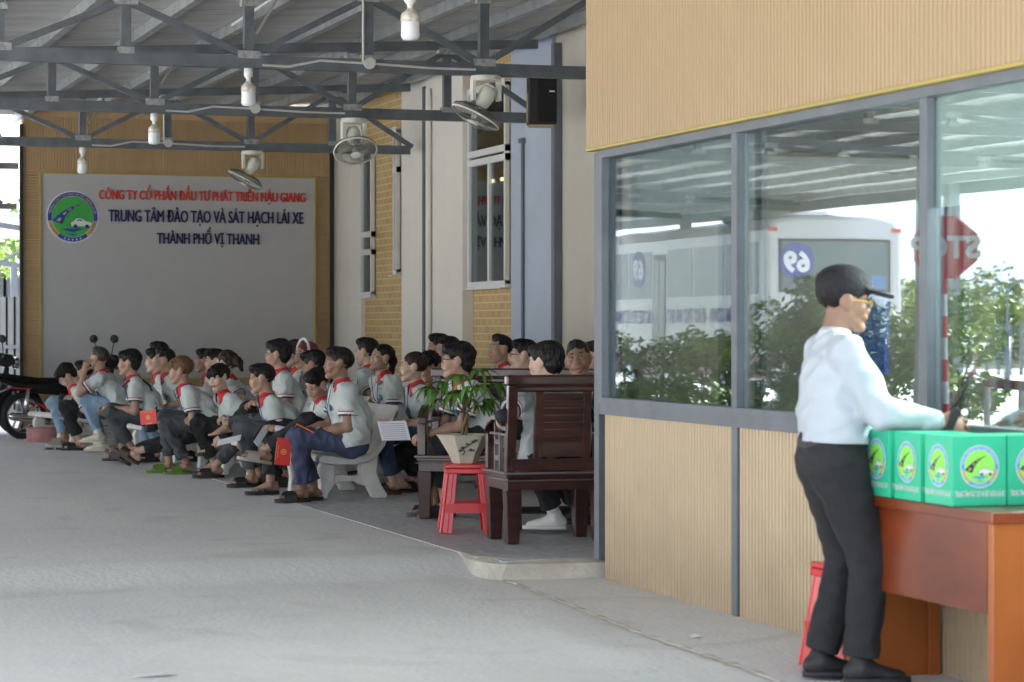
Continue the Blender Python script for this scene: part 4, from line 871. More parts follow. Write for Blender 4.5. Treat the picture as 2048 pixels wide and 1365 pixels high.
for x in (1.9, 6.9):
    for yy in (.02, BWd-.02):
        g = MB(); g.lathe([(0, -.1), (.46, -.1), (.48, -.06), (.48, .1), (0, .1)], (x, y_(yy), .48), 28, 0, axis=(0, 1, 0)); wh = g.build('wheel', m_tyre, bus, True)
        g = MB(); g.lathe([(0, -.12), (.24, -.12), (.26, -.06), (.26, .12), (0, .12)], (x, y_(yy), .48), 20, 0, axis=(0, 1, 0)); g.build('hub', m_chrome, wh, True)
for yy in (.12, BWd-.12): g = MB(); g.box((-.02, min(y_(yy-.08), y_(yy+.08)), 2.98), (.0, max(y_(yy-.08), y_(yy+.08)), 3.04)); g.build('tail_light', m_bred, bus)
# shrubs -------------------------------------------------------
m_shrub = M('shrub leaf', (.065, .155, .015), .5, var=.5, vs=1.6, ramp=(.20, .31, .03)); m_shruby = M('yellow green leaf', (.16, .24, .03), .5, var=.4, vs=2, ramp=(.32, .38, .05)); m_bark = M('bark', (.12, .09, .06), .9, var=.3)
def leafcloud(g, c, r, n, size, rd, clumps=9, mi=0):
    c = np.array(c, float); r = np.array(r, float)
    cl = [(c+r*np.array([rd.uniform(-.75, .75), rd.uniform(-.75, .75), rd.uniform(-.7, .8)]), rd.uniform(.28, .5)) for _ in range(clumps)]
    vs = []; fs = []
    for i in range(n):
        q, s = rd.choice(cl); a = rd.uniform(0, 6.283); z = rd.uniform(-1, 1); k = math.sqrt(1-z*z); rr = s*rd.uniform(.55, 1.05)
        p = q+r*rr*np.array((k*math.cos(a), k*math.sin(a), z)); u = nrm((rd.gauss(0, 1), rd.gauss(0, 1), rd.gauss(0, .6))); w_ = nrm(np.cross(u, (rd.gauss(0, 1), rd.gauss(0, 1), rd.gauss(0, 1)))); L_ = size*rd.uniform(.6, 1.3)
        b0 = len(vs); vs += [p-u*L_, p+w_*L_*.45, p+u*L_, p-w_*L_*.45]; fs.append((b0, b0+1, b0+2, b0+3))
    g.add(vs, fs, mi)
def plant(name, label, cat, loc, r, h, n, size, seed, mat, group=None, trunk=.15):
    rd = random.Random(seed); t_ = thing(name, label, cat, loc, 0, group)
    g = MB(); hb = h*trunk
    g.tube([(0, 0, -.05), (.02, .01, hb), (0, 0, h*.6)], [.05*h/2, .04*h/2, .015*h/2], 0, 7)
    for k in range(5): a = k*1.3+seed; g.tube([(0, 0, hb*.8+.02*k*h), (math.cos(a)*r*.35, math.sin(a)*r*.35, h*.55), (math.cos(a)*r*.6, math.sin(a)*r*.6, h*.8)], [.025*h/2, .015*h/2, .006], 0, 5)
    g.build('trunk', m_bark, t_, True)
    g = MB(); leafcloud(g, (0, 0, hb+(h-hb)/2), (r, r, (h-hb)/2*1.1), n, size, rd, 14); g.build('foliage', mat, t_); return t_
q = [(1320, 36, 1.3, 1.22, 'round leafy shrub below the bus door, leftmost in the booth window reflection'), (1560, 35, .9, 1.6, 'dark dense shrub at the rear corner of the bus in the reflection'), (1655, 35, .8, 1.25, 'low shrub below the rear window of the bus'), (1765, 34, 1.15, 2.15, 'tallest dark green shrub, reflected beside the head of the standing man'), (1900, 33, .9, 1.65, 'shrub at the foot of the stop sign in the reflection')]
for i, (px, d, r_, h, lb) in enumerate(q):
    p_ = mir(px, 655, d); plant('shrub', lb, 'shrub', (p_[0], p_[1], 0), r_, h, 5200, .055, 20+i, m_shrub, 'shrubs along the drive')
p_ = mir(1402, 655, 33.5); plant('flowering_shrub', 'small bright yellow green shrub in front of the bus wheel in the reflection', 'shrub', (p_[0], p_[1], 0), .30, 1.35, 900, .045, 31, m_shruby, trunk=.6)
# stop sign
p_ = mir(1885, 495, 25.0); ss = thing('stop_sign', 'red octagonal STOP sign on a striped post, mirrored in the booth window', 'sign', (p_[0], p_[1], 0), 0)
tow = V(BX-p_[0], 9.6-p_[1], 0); tow = nrm(tow); uxs = nrm(np.cross((0, 0, 1), tow)); m_sred = M('sign red', (.60, .015, .03), .4)
g = MB(); rr2 = .34; g.prism([(rr2*math.cos(R(22.5+45*k)), rr2*math.sin(R(22.5+45*k))) for k in range(8)], (0, 0, p_[2]), uxs, (0, 0, 1), tow, .01); g.build('face', m_sred, ss)
v, f = text_geo('STOP', .30, .002, .012, 'CENTER'); g = MB(); g.add(put(v*V(.95, 1, 1), V(0, 0, p_[2]-.10)+tow*.014, uxs, V(0, 0, 1), tow), f); g.build('lettering', m_emb_w, ss)
g = MB()
for k in range(9): g.tube([V(0, 0, k*.22)-tow*.035, V(0, 0, (k+1)*.22)-tow*.035], .035, k % 2, 10)
g.build('post', [m_sred, m_emb_w], ss)
p_ = mir(1842, 655, 27); t_ = thing('concrete_pole', 'grey concrete pole behind the stop sign in the reflection', 'pole', (p_[0], p_[1], 0)); g = MB(); g.tube([(0, 0, 0), (0, 0, 3.36)], [.10, .09], 0, 12); g.build('shaft', m_conc, t_, True)
p_ = mir(2010, 655, 60); t_ = thing('street_lamp', 'thin curved street lamp rising over the far fence in the reflection', 'lamp', (p_[0], p_[1], 0)); g = MB(); g.tube([(0, 0, 0), (0, 0, 1.2)], .09, 0, 10); g.tube([(0, 0, 1.2), (0, 0, 2.2), (-.06, -.03, 2.42), (-.22, -.08, 2.52)], .035, 0, 8); g.build('pole', m_steelb, t_, True); g = MB(); g.tube([(-.18, -.07, 2.50), (-.4, -.15, 2.56)], [.04, .055], 0, 8); g.build('lamp_head', m_steelb, t_, True)
p_ = mir(1938, 655, 45); t_ = thing('striped_post', 'red and white striped marker post before the far fence in the reflection', 'post', (p_[0], p_[1], 0)); g = MB()
for k in range(8): g.tube([(0, 0, k*.21), (0, 0, (k+1)*.21)], .05, k % 2, 10)
g.box((-.3, -.02, 1.05), (.3, .02, 1.15), 1); g.box((-.3, -.02, 1.4), (.2, .02, 1.48), 1); g.build('pole', [m_sred, m_emb_w], t_)
# striped traffic barrier
pa, pb = mir(1965, 765, 19.5), mir(2120, 800, 17.0); t_ = thing('traffic_barrier', 'low red and white striped barrier frame in the lower right reflection', 'barrier', (pa[0], pa[1], 0)); g = MB(); D_ = pb-pa
for k in range(10): g.tube([V(0, 0, pa[2])+V(D_[0], D_[1], 0)*k/10, V(0, 0, pa[2])+V(D_[0], D_[1], 0)*(k+1)/10], .035, k % 2, 8)
for k in range(10): g.tube([V(0, 0, .35)+V(D_[0], D_[1], 0)*k/10, V(0, 0, .35)+V(D_[0], D_[1], 0)*(k+1)/10], .03, k % 2, 8)
for k in (0, .5, 1): g.tube([V(D_[0]*k, D_[1]*k, 0), V(D_[0]*k, D_[1]*k, pa[2])], .03, 1, 8)
g.build('rails', [m_sred, m_emb_w], t_)
# far hedge and fence in the reflection
p0, p1 = mir(1790, 655, 75), mir(2400, 655, 62); t_ = thing('far_fence', 'grey wire fence running before the far trees in the reflection', 'fence', (p0[0], p0[1], 0)); g = MB(); D_ = p1-p0
for k in range(25): g.box((D_[0]*k/24-.04, D_[1]*k/24-.04, 0), (D_[0]*k/24+.04, D_[1]*k/24+.04, 1.5))
for z in np.arange(.15, 1.5, .15): g.tube([(0, 0, z), (D_[0], D_[1], z)], .012, 0, 5)
g.build('wires', m_steel, t_)
g = MB(); rd = random.Random(77)
for i, px in enumerate(range(1800, 2300, 40)):
    p_ = mir(px, 655, 95+7*(i % 3)); h = 2.6+.5*((i*7) % 3)+(.5 if i > 3 else 0); leafcloud(g, (p_[0], p_[1], h*.5), (2.3, 2.3, h*.52), 1300, .17, rd, 12, i % 2)
tag(g.build('far_wood', [m_shruby, m_shrub]), 'pale green belt of far trees beyond the wire fence in the reflection', 'trees', kind='stuff')
# left edge, past the end wall
t_ = thing('sheet_fence', 'white corrugated metal fence past the left end of the porch', 'fence', (3.2, 39, 0)); g = MB(); ribs(g, (0, 0, 0), X, Z, nY, 4.0, 1.9, .12, .03); g.box((0, .0, 0), (4, .03, 1.9)); g.build('sheets', M('white sheet metal', (.17, .185, .185), .5, var=.15, vs=2, stretch=(1, 1, .2)), t_); g = MB(); g.box((0, -.06, 1.1), (4, -.032, 1.16)); g.box((1.45, -.07, 0), (1.53, -.032, 2.1)); g.build('rails', m_steelb, t_)
t_ = thing('open_shed', 'distant steel shed roof with grey wall sheets past the left edge', 'shed', (5.0, 46, 0)); g = MB()
g.bar((0, 0, 3.3), (5.2, 0, 2.5), .1, .1); g.bar((0, 0, 2.6), (5.2, 0, 2.1), .08, .08)
for k in range(6): g.bar((k, 0, 2.6-.1*k), (k, 0, 3.3-.155*k), .06, .06); g.bar((k, 0, 2.55-.1*k), (k+.9, 0, 3.2-.155*(k+1)), .05, .05)
for k in (.35, 3.3, 4.6): g.box((k-.06, -.06, 0), (k+.06, .06, 2.6))
g.build('frame', m_steelb, t_); g = MB(); v = [(0, -1, 3.5), (5.6, -1, 2.65), (5.6, 7, 2.65), (0, 7, 3.5)]; g.add(v+[(a, b_, c_-.04) for a, b_, c_ in v], [(0, 1, 2, 3), (7, 6, 5, 4), (0, 4, 5, 1), (1, 5, 6, 2), (2, 6, 7, 3), (3, 7, 4, 0)]); g.build('roof', m_foil, t_)
g = MB(); ribs(g, (-.3, 1.2, 1.85), X, Z, nY, 4, .5, .2, .06); g.box((-.3, 1.2, 1.85), (3.7, 1.25, 2.35)); g.build('wall_sheet', M('dark tin', (.12, .13, .13), .6), t_)
for i, (x, y, h, r_, lb) in enumerate(((6.4, 58, 3.9, 2.4, 'bushy bright green tree behind the distant shed'), (5.0, 62, 3.3, 2.6, 'lower green tree at the left edge behind the shed'))): plant('garden_tree', lb, 'tree', (x, y, 0), r_, h, 2600, .13, 90+i, m_shrub, 'trees past the end wall', .25)
# ============================================================ people
def blend_noise(seed, amp):
    r = np.random.RandomState(seed); ks = r.normal(0, 1, (7, 3)); ks = ks/np.linalg.norm(ks, axis=1)[:, None]*r.uniform(18, 70, 7)[:, None]; ph = r.uniform(0, 6.28, 7)
    def f(X, Y, Z):
        s = 0
        for (a, b, c), p in zip(ks, ph): s = s+np.sin(a*X+b*Y+c*Z+p)/3
        return np.abs(s)*amp*1.3-amp*.6
    return f
def skinmat(n, c): 
    m = M(n, c, .5, var=.07, vs=18); b = m.node_tree.nodes['Principled BSDF']; b.inputs['Subsurface Weight'].default_value = .0; return m
SKIN = {'l': skinmat('skin light', (.52, .345, .26)), 'm': skinmat('skin tan', (.385, .235, .165)), 'd': skinmat('skin brown', (.26, .145, .095))}
m_lip = M('lips', (.30, .125, .095), .5); m_lipr = M('red lips', (.36, .085, .075), .45); m_eye = M('eye white', (.40, .37, .34), .4); m_eyed = M('eye dark', (.012, .009, .008), .35); m_tooth = M('teeth', (.75, .73, .68), .3)
def hairm(n, c, r='#000000'): return M(n, c, .5, var=.35, vs=30, bump=.9, bs=55, stretch=(1, 1, .25), spec=.22)
HM = {'k': hairm('black hair', (.012, .010, .010)), 'b': hairm('brown dyed hair', (.14, .075, .038)), 'p': hairm('pink hair', (.20, .045, .06)), 'd': hairm('dark brown hair', (.028, .017, .013)), 'g': hairm('greying hair', (.05, .042, .036))}
m_shirt = M('mint grey polo', (.475, .52, .51), .8, var=.05, vs=5, bump=.5, bs=14)
m_col = M('red collar', (.55, .03, .035), .7, var=.06); m_nav = M('navy knit', (.02, .025, .06), .8); m_wht = M('white knit', (.72, .72, .72), .8); m_mar = M('crimson knit', (.40, .03, .06), .8)
PM = {'navy': M('navy trousers', (.048, .058, .115), .8, var=.12, bump=.5, bs=12), 'black': M('black trousers', (.016, .016, .018), .85, var=.2, bump=.5, bs=12), 'jean': M('light blue jeans', (.22, .32, .44), .85, var=.25, vs=6, bump=.4), 'grey': M('charcoal jeans', (.055, .062, .068), .85, var=.35, vs=5, bump=.4), 'djean': M('dark blue jeans', (.03, .055, .10), .85, var=.3, vs=5, bump=.4)}
m_lany = M('blue lanyard', (.015, .03, .15), .6); m_card = M('name card', (.70, .72, .76), .4); m_metal = M('steel', (.5, .5, .5), .3, .9)
m_sole = M('black rubber', (.018, .018, .02), .6); m_green = M('green slipper', (.11, .20, .03), .6, var=.1); m_brn = M('brown leather', (.06, .035, .022), .5); m_cream = M('cream sneaker', (.60, .56, .44), .6, var=.06); m_wshoe = M('white shoe', (.75, .75, .72), .5, var=.03); m_beigeS = M('beige slipper', (.40, .36, .30), .6); m_sock = M('white sock', (.75, .75, .76), .9); m_greys = M('grey slipper', (.06, .06, .06), .6)
# ---- head template (x forward, y left, z up)
RX = lambda a: np.array([[1, 0, 0], [0, math.cos(a), -math.sin(a)], [0, math.sin(a), math.cos(a)]])
def head_tpl(fem, res=.0045):
    j = .92 if fem else 1.
    P = [ell((-.014, 0, .032), (.100, .076, .086)), ell((.022, 0, -.022), (.066, .062*j, .088)), cone((.02, .028*j, -.062), (.064, .012, -.098), .034, .022), cone((.02, -.028*j, -.062), (.064, -.012, -.098), .034, .022),
         ell((.054, .038, -.022), (.030, .028, .030)), ell((.054, -.038, -.022), (.030, .028, .030)), cone((.072, 0, -.095), (.078, 0, -.098), .016, .014),
         cone((.068, .012, .030), (.066, .052, .026), .013, .010), cone((.068, -.012, .030), (.066, -.052, .026), .013, .010),
         cone((-.018, 0, -.06), (-.040, 0, -.18), .054 if not fem else .047, .056 if not fem else .050)]
    v, f = sdf(P+[ell((.094, .031, .008), (.0125, .017, .0105), None, True), ell((.094, -.031, .008), (.0125, .017, .0105), None, True), ], res, .03)
    P2 = P+[ell((.094, .031, .006), (.0125, .017, .0105), None, True), ell((.094, -.031, .006), (.0125, .017, .0105), None, True)]
    P3 = P2+[('c', V(.080, 0, .018), V(.096, 0, -.023), .0078, .0115, None, 1., 1), ('c', V(.090, .010, -.030), V(.090, -.010, -.030), .0085, .0085, None, 1., 1),
             ell((.080, 0, -.053), (.012, .025, .0065)), ell((.078, 0, -.063), (.012, .020, .0068)),
             ell((-.006, .078, -.002), (.020, .009, .033), RX(.18).T), ell((-.006, -.078, -.002), (.020, .009, .033), RX(-.18).T)]
    v, f = sdf(P3, res, .017)
    c = v[f].mean(1); lip = (np.abs(c[:, 1]) < .026) & (c[:, 2] < -.0475) & (c[:, 2] > -.071) & (c[:, 0] > .080)
    mi = np.where(lip, 1, 0)
    g = MB(); g.add(v, f, mi)
    for s in (1, -1):
        e = V(.077, s*.031, .005); u = np.linspace(0, 2*math.pi, 13)[:-1]
        lat = [(.013*math.cos(a), .013*math.sin(a)) for a in (-.7, -.35, 0, .35, .7, 1.1, 1.5)]
        g.lathe([(r_, z_) for r_, z_ in [(.0125, 0), (.0115, .005), (.009, .009), (.0055, .0115)]], e, 12, 2, axis=(1, s*.12, 0)); g.lathe([(.0056, .0114), (.003, .0126), (0, .0130)], e, 12, 3, axis=(1, s*.12, 0))
        g.tube([(.0835, s*.017, .0115), (.090, s*.025, .0150), (.0895, s*.034, .0155), (.083, s*.044, .0105)], [.0016, .0026, .0028, .0018], 3, 6)
        g.tube([(.0875, s*.013, .030), (.0885, s*.025, .0345), (.084, s*.038, .0345), (.074, s*.049, .029)], [.0022, .0042 if not fem else .003, .0036 if not fem else .0026, .0015], 3, 6)
        g.tube([(.1005, s*.005, -.034), (.0985, s*.0085, -.034)], [.0022, .0018], 3, 6)
    g.tube([(.089, s_*.022, -.0585+.001*abs(s_)) if abs(s_) else (.0955, 0, -.0590) for s_ in (-1, -.5, 0, .5, 1)], [.001, .0016, .0018, .0016, .001], 3, 5)
    return np.concatenate(g.v), g.f, g.m
def smile(hv):      # widen and lift the corners of the mouth
    v = hv.copy(); m = np.exp(-((v[:, 2]+.058)/.014)**2)*(v[:, 0] > .06); v[:, 1] *= 1+.28*m; v[:, 2] += .008*m*np.clip(np.abs(v[:, 1])/.03, 0, 1.2)
    return v
HEADS = {'m': head_tpl(False), 'f': head_tpl(True)}
# ---- hair templates
def strands(seed, amp):
    r = np.random.RandomState(seed); q = [(r.uniform(-40, 40), r.uniform(90, 260)*r.choice([-1, 1]), r.uniform(-90, 90), r.uniform(0, 6.28)) for _ in range(7)]
    def f(X, Y, Z):
        s = 0
        for a, b, c, p in q: s = s+np.sin(a*X+b*Y+c*Z+p+1.5*np.sin(30*X+p))
        return s/3*amp*.62
    return f
def hair_tpl(kind, res=.0055):
    base = [ell((-.020, 0, .040), (.103, .083, .089))]
    face = [ell((.112, 0, -.030), (.062, .082, .098), None, True)]
    ears = [ell((.006, .088, -.030), (.026, .030, .048), None, True), ell((.006, -.088, -.030), (.026, .030, .048), None, True), ell((.055, 0, -.085), (.075, .11, .070), None, True)]
    nape = [ell((-.020, 0, -.150), (.13, .11, .078), None, True)]
    am = .004
    if kind == 'short': P = base+[ell((.048, .0, .092), (.046, .060, .030)), ell((.02, .012, .104), (.06, .055, .026))]+face+ears+nape
    elif kind == 'crop': P = [ell((-.020, 0, .040), (.101, .081, .088)), ell((.03, 0, .105), (.055, .052, .030))]+face+[ell((.03, .085, -.02), (.05, .035, .06), None, True), ell((.03, -.085, -.02), (.05, .035, .06), None, True)]+[ell((-.03, 0, -.10), (.13, .11, .078), None, True)]; am = .0025
    elif kind == 'full': P = [ell((-.022, 0, .044), (.107, .088, .093)), cone((-.06, .03, -.02), (-.05, .02, -.065), .05, .03), cone((-.06, -.03, -.02), (-.05, -.02, -.065), .05, .03), ell((.060, .0, .082), (.042, .066, .036))]+[ell((.125, 0, -.050), (.066, .080, .098), None, True)]+ears+[ell((-.02, 0, -.145), (.13, .11, .078), None, True)]; am = .006
    elif kind == 'fringe': P = [ell((-.020, 0, .044), (.110, .090, .094)), ell((.070, .015, .062), (.034, .056, .040)), ell((.074, -.030, .046), (.024, .030, .034))]+[ell((.130, 0, -.062), (.066, .080, .098), None, True)]+ears+nape; am = .006
    elif kind in ('pony', 'bun', 'tied'):
        P = [ell((-.020, 0, .040), (.103, .083, .089))]+face+ears+[ell((-.03, 0, -.11), (.13, .11, .078), None, True)]; am = .002
        if kind == 'pony': P += [ell((-.125, 0, .01), (.030, .032, .035)), cone((-.130, 0, .0), (-.120, 0, -.10), .028, .030), cone((-.120, 0, -.10), (-.095, 0, -.26), .030, .014)]
        elif kind == 'bun': P += [ell((-.125, 0, .030), (.048, .045, .045)), cone((-.13, .01, .05), (-.17, .03, .01), .028, .016), cone((-.13, -.01, .03), (-.165, -.02, -.04), .03, .018)]; am = .007
    elif kind == 'long':
        P = [ell((-.020, 0, .044), (.110, .090, .094)), cone((-.04, .06, -.02), (-.035, .070, -.16), .036, .026), cone((-.04, -.06, -.02), (-.035, -.070, -.16), .036, .026), cone((-.07, 0, -.02), (-.07, 0, -.17), .055, .035)]+[ell((.128, 0, -.045), (.070, .070, .105), None, True), ell((.105, 0, -.12), (.10, .062, .10), None, True)]; am = .004
    v, f = sdf(P, res, .022, strands({'short': 1, 'crop': 2, 'full': 3, 'fringe': 4, 'pony': 5, 'bun': 6, 'long': 7, 'tied': 8}[kind], am))
    return v, f
HAIR = {k: hair_tpl(k) for k in ('short', 'crop', 'full', 'fringe', 'pony', 'bun', 'long', 'tied')}
# ---- hand templates: x to the fingers, y to the thumb, z back of the hand
def hand_tpl(curl, thumb, res=.0042):
    P = [cone((.0, 0, 0), (.035, .0, 0), .024, .027, (0, 1, 0), 1.25), cone((.035, 0, 0), (.078, 0, -.002), .0165, .0125, (0, 1, 0), 2.5)]
    for i, (y, ln) in enumerate(((.030, .066), (.010, .075), (-.011, .070), (-.030, .054))):
        p = V(.082-.004*abs(i-1), y, -.002); a = curl*.7+i*.06; sp_ = (.10, .02, -.05, -.14)[i]; r_ = .0088 if i < 3 else .0076
        for k, s_ in enumerate((.45, .30, .25)):
            q = p+V(math.cos(a)*math.cos(sp_), math.sin(sp_)*math.cos(a), -math.sin(a))*ln*s_; P.append(cone(p, q, r_, r_*.93)); p = q; a += curl; r_ *= .92
    if thumb: T = [(.022, .028, -.006), (.050, .050, -.020), (.072, .052, -.036), (.088, .040, -.046)]
    else: T = [(.022, .028, -.004), (.046, .056, -.010), (.070, .068, -.016), (.090, .068, -.022)]
    for i in range(3): P.append(cone(T[i], T[i+1], .0135-.002*i, .0115-.002*i))
    return sdf(P, res, .006)
HANDS = {'relax': hand_tpl(.38, False), 'grip': hand_tpl(.85, True), 'flat': hand_tpl(.12, False)}
# ---- foot: origin at ankle, x to the toes, sole at z=-.085
def foot_tpl(res=.006):
    P = [cone((-.035, 0, -.05), (.02, 0, -.045), .033, .034), cone((.0, 0, .01), (-.005, 0, -.04), .034, .036), cone((.01, 0, -.035), (.11, .004, -.065), .036, .019, (0, 1, 0), 1.45)]
    for i, (y, ln, r_) in enumerate(((-.030, .052, .0145), (-.008, .044, .010), (.010, .038, .0095), (.026, .030, .009), (.040, .022, .0085))): P.append(cone((.112-.010*i, y*.95, -.071), (.122+ln*.75-.012*i, y, -.073), r_, r_*.9))
    return sdf(P, res, .010)
def shoe_tpl(res=.006):
    P = [cone((-.035, 0, -.045), (.02, 0, -.045), .040, .042), cone((.0, 0, .0), (-.005, 0, -.04), .044, .044), cone((.0, 0, -.030), (.125, .0, -.062), .043, .026, (0, 1, 0), 1.4), cone((.11, 0, -.062), (.165, .002, -.064), .026, .022, (0, 1, 0), 1.4)]
    return sdf(P, res, .02)
FOOT = foot_tpl(); SHOE = shoe_tpl()
def sole_geo(g, o, A, ln=.27, w_=.095, th=.02, z=-.088, mi=0, x0=-.075):
    P = []; n = 22
    for k in range(n):
        a = 2*math.pi*k/n; x = math.cos(a); y = math.sin(a); P.append((x0+ln/2+ln/2*x*abs(x)**-.25 if abs(x) > 1e-6 else x0+ln/2, w_/2*y*(1+.12*x)*(abs(y)**-.15 if abs(y) > 1e-6 else 1)))
    g.prism(P, o+A@V(0, 0, z-th), A[:, 0], A[:, 1], A[:, 2], th, mi)
def strap(g, o, A, x0, x1, h, mi=0, wd=.052):
    v = []; n = 10
    for k in range(n+1):
        a = math.pi*k/n
        for x in (x0, x1):
            hh = h*(1 if x == x1 else 1.12)*1.0; v.append(o+A@V(x, wd*math.cos(a), -.088+hh*math.sin(a)**.75 if 0 < k < n else -.095))
    v2 = [p+A@V(0, 0, .005) for p in v]; N = len(v)
    g.add(v+v2, [(2*i, 2*i+1, 2*i+3, 2*i+2) for i in range(n)]+[(N+2*i, N+2*i+2, N+2*i+3, N+2*i+1) for i in range(n)]+[(2*i, 2*i+2, N+2*i+2, N+2*i) for i in range(n)]+[(2*i+1, N+2*i+1, N+2*i+3, 2*i+3) for i in range(n)], mi)
def ik(a, b, l1, l2, pole):
    d = b-a; D = np.linalg.norm(d)
    if D > .995*(l1+l2): k = D/(.995*(l1+l2)); l1 *= k; l2 *= k
    if D < abs(l1-l2)*1.02+.05: D = abs(l1-l2)*1.02+.05
    u = d/np.linalg.norm(d); p = np.array(pole, float); p = p-u*np.dot(p, u); p = nrm(p)
    x = (l1*l1-l2*l2+D*D)/(2*D); h = math.sqrt(max(0, l1*l1-x*x)); return a+u*x+p*h
def frame(x, z):
    x = nrm(x); z = np.array(z, float); z = nrm(z-x*np.dot(z, x)); return np.column_stack([x, np.cross(z, x), z])
def fdir(deg): a = R(deg); return -FW*math.cos(a)+RT*math.sin(a)
def obj_from(name, v, f, mats, parent, mi=None, smooth=True, origin=None):
    g = MB(); g.add(v if origin is None else v-origin, f, 0 if mi is None else mi); return g.build(name, mats, parent, smooth)
PCOUNT = 0
def person(label, d, hip, head, yaw, hl, hr, fl, fr, hyaw=None, pitch=0, roll=0, hair='short', hc='k', skin='m', pants='grey', shoes='slide', sex='m', size=1., group='learners waiting on the porch', res=.0125,
           build=1., lany=None, glasses=None, sleeves=None, dl=None, dr=None, fdl=None, fdr=None, hands=('relax', 'relax'), sole=None, cuff=.86, smiling=False, watch=None, nback=(0, 0), kneeL=None, kneeR=None, elbL=None, elbR=None, footdir=None, shirtmat=None, collar='red', tuck=False, long=False, hs=1.0, belly=0, palmL=None, palmR=None, legw=1., lips=None, logo=True, fpitch=(0, 0), skirtlen=None, bandana=False, cap=False):
    global PCOUNT; PCOUNT += 1; seed = PCOUNT
    f = fdir(yaw); z = V(0, 0, 1); side = np.cross(z, f); hyaw = yaw if hyaw is None else hyaw
    H = W(head[0], head[1], d+nback[0]); P = W(hip[0], hip[1], d+nback[1])
    hf = fdir(hyaw); pr = R(pitch); hfx = hf*math.cos(pr)+z*math.sin(pr); hl_ = np.cross(z, hf); hup = np.cross(hfx, hl_)
    if roll: rr = R(roll); hl2 = hl_*math.cos(rr)+hup*math.sin(rr); hup = hup*math.cos(rr)-hl_*math.sin(rr); hl_ = hl2
    HA = np.column_stack([hfx, hl_, hup])
    Nb = H-hup*.05*size-z*.115*size-f*.035*size
    t = nrm(Nb-P); Cc = Nb-t*.15*size-f*.0; tl = np.linalg.norm(Nb-P)
    mid = P+(Nb-P)*.42-nrm(f-t*np.dot(f, t))*(.035 if not long else .0)*size
    fo = nrm(f-t*np.dot(f, t))                     # torso front
    fem = sex == 'f'; sw_ = (.150 if fem else .172)*size*build; b_ = build*size
    Sc = Nb-t*.045*size; SH = {1: Sc+side*sw_, -1: Sc-side*sw_}
    HP = {1: P+side*.088*size, -1: P-side*.088*size}
    la1, la2, ll1, ll2 = .27*size, .245*size, .42*size, .405*size
    WR = {}; EL = {}; HD = {}
    for s, h_, dd, ep in ((1, hl, dl, elbL), (-1, hr, dr, elbR)):
        dep = d+(np.dot(side*s*.13, FW) if dd is None else dd); T = W(h_[0], h_[1], dep)
        pole = (-z*1.0-f*.5+side*s*.45) if ep is None else np.array(ep[0]*f+ep[1]*side*s+ep[2]*z)
        e = ik(SH[s], T, la1, la2+.055, pole); dirh = nrm(T-e); L2 = np.linalg.norm(T-e); WR[s] = e+dirh*(L2-.055); EL[s] = e; HD[s] = dirh
    AN = {}; KN = {}
    for s, h_, dd, kp in ((1, fl, fdl, kneeL), (-1, fr, fdr, kneeR)):
        dep = d+np.dot(side*s*.10, FW) if dd is None else (dd if dd > 5 else d+dd); T = W(h_[0], h_[1], dep); gr_ = PZ if (T[0] > 4.2 and T[1] > 13.4) else gz(T[0], T[1]); T[2] = max(T[2], gr_+.105*size)
        pole = (z*1.0+f*.7+side*s*.12) if kp is None else np.array(kp[0]*f+kp[1]*side*s+kp[2]*z)
        KN[s] = ik(HP[s], T, ll1, ll2, pole); AN[s] = T
    # ---------------- body
    o = np.array([P[0], P[1], min(AN[1][2], AN[-1][2])-.09]); B = []
    B += [cone(P, mid, .088*b_, .095*b_, side, 1.35), cone(mid, Cc, .095*b_, .10*b_, side, 1.4), cone(SH[1], SH[-1], .045*size, .045*size), cone(Nb, H-hup*.06*size, .053*size if not fem else .046*size, .050*size if not fem else .044*size)]
    for s in (1, -1):
        aw = .9 if fem else 1.
        B += [cone(SH[s], EL[s], .046*aw*b_, .038*aw*b_), cone(EL[s], EL[s]+(WR[s]-EL[s])*.35, .037*aw*b_, .038*aw*b_), cone(EL[s]+(WR[s]-EL[s])*.35, WR[s]+HD[s]*.012, .038*aw*b_, .0255*aw*size),
              cone(HP[s], KN[s], .060*size, .042*size), cone(KN[s], KN[s]+(AN[s]-KN[s])*.35, .042*size, .043*size), cone(KN[s]+(AN[s]-KN[s])*.35, AN[s], .043*size, .034*size)]
    v, fc = sdf(B, res, .03); mi = [0]*len(fc); g = MB(); g.add(v-o, fc, 0)
    hv, hf_, hm = HEADS['f' if fem else 'm']; hv = smile(hv) if smiling else hv
    rw = np.random.RandomState(seed); hsx = V(1+rw.uniform(-.03, .03), 1+rw.uniform(-.04, .05), 1+rw.uniform(-.03, .04))*hs*size
    g.add((hv*hsx)@HA.T+H-o, hf_, hm)
    for s in (1, -1):
        tv, tf = HANDS[hands[0 if s == 1 else 1]]; tv = tv.copy(); tv[:, 1] *= -s; pm = palmL if s == 1 else palmR
        nz_ = (z*.75+side*s*.6-f*.1) if pm is None else pm[0]*f+pm[1]*side*s+pm[2]*z
        A = frame(HD[s], nz_); q = (tv*(1.0 if not long else 1.15)*size)@A.T+WR[s]-o; g.add(q, [r[::-1] for r in tf] if s == 1 else tf, 0)
    FA = {}
    for i, s in enumerate((1, -1)):
        fd = f if footdir is None else fdir(footdir[i]); fp = R(fpitch[i]); fd2 = fd*math.cos(fp)+z*math.sin(fp); up_ = z*math.cos(fp)-fd*math.sin(fp)
        A = frame(fd2, up_); FA[s] = A; sh_ = shoes if isinstance(shoes, str) else shoes[i]
        if sh_ not in ('sneaker', 'white', 'black'):
            tv, tf = FOOT; tv = tv.copy(); tv[:, 1] *= s; g.add((tv*size*.97)@A.T+AN[s]-o, [r[::-1] for r in tf] if s == -1 else tf, 0)
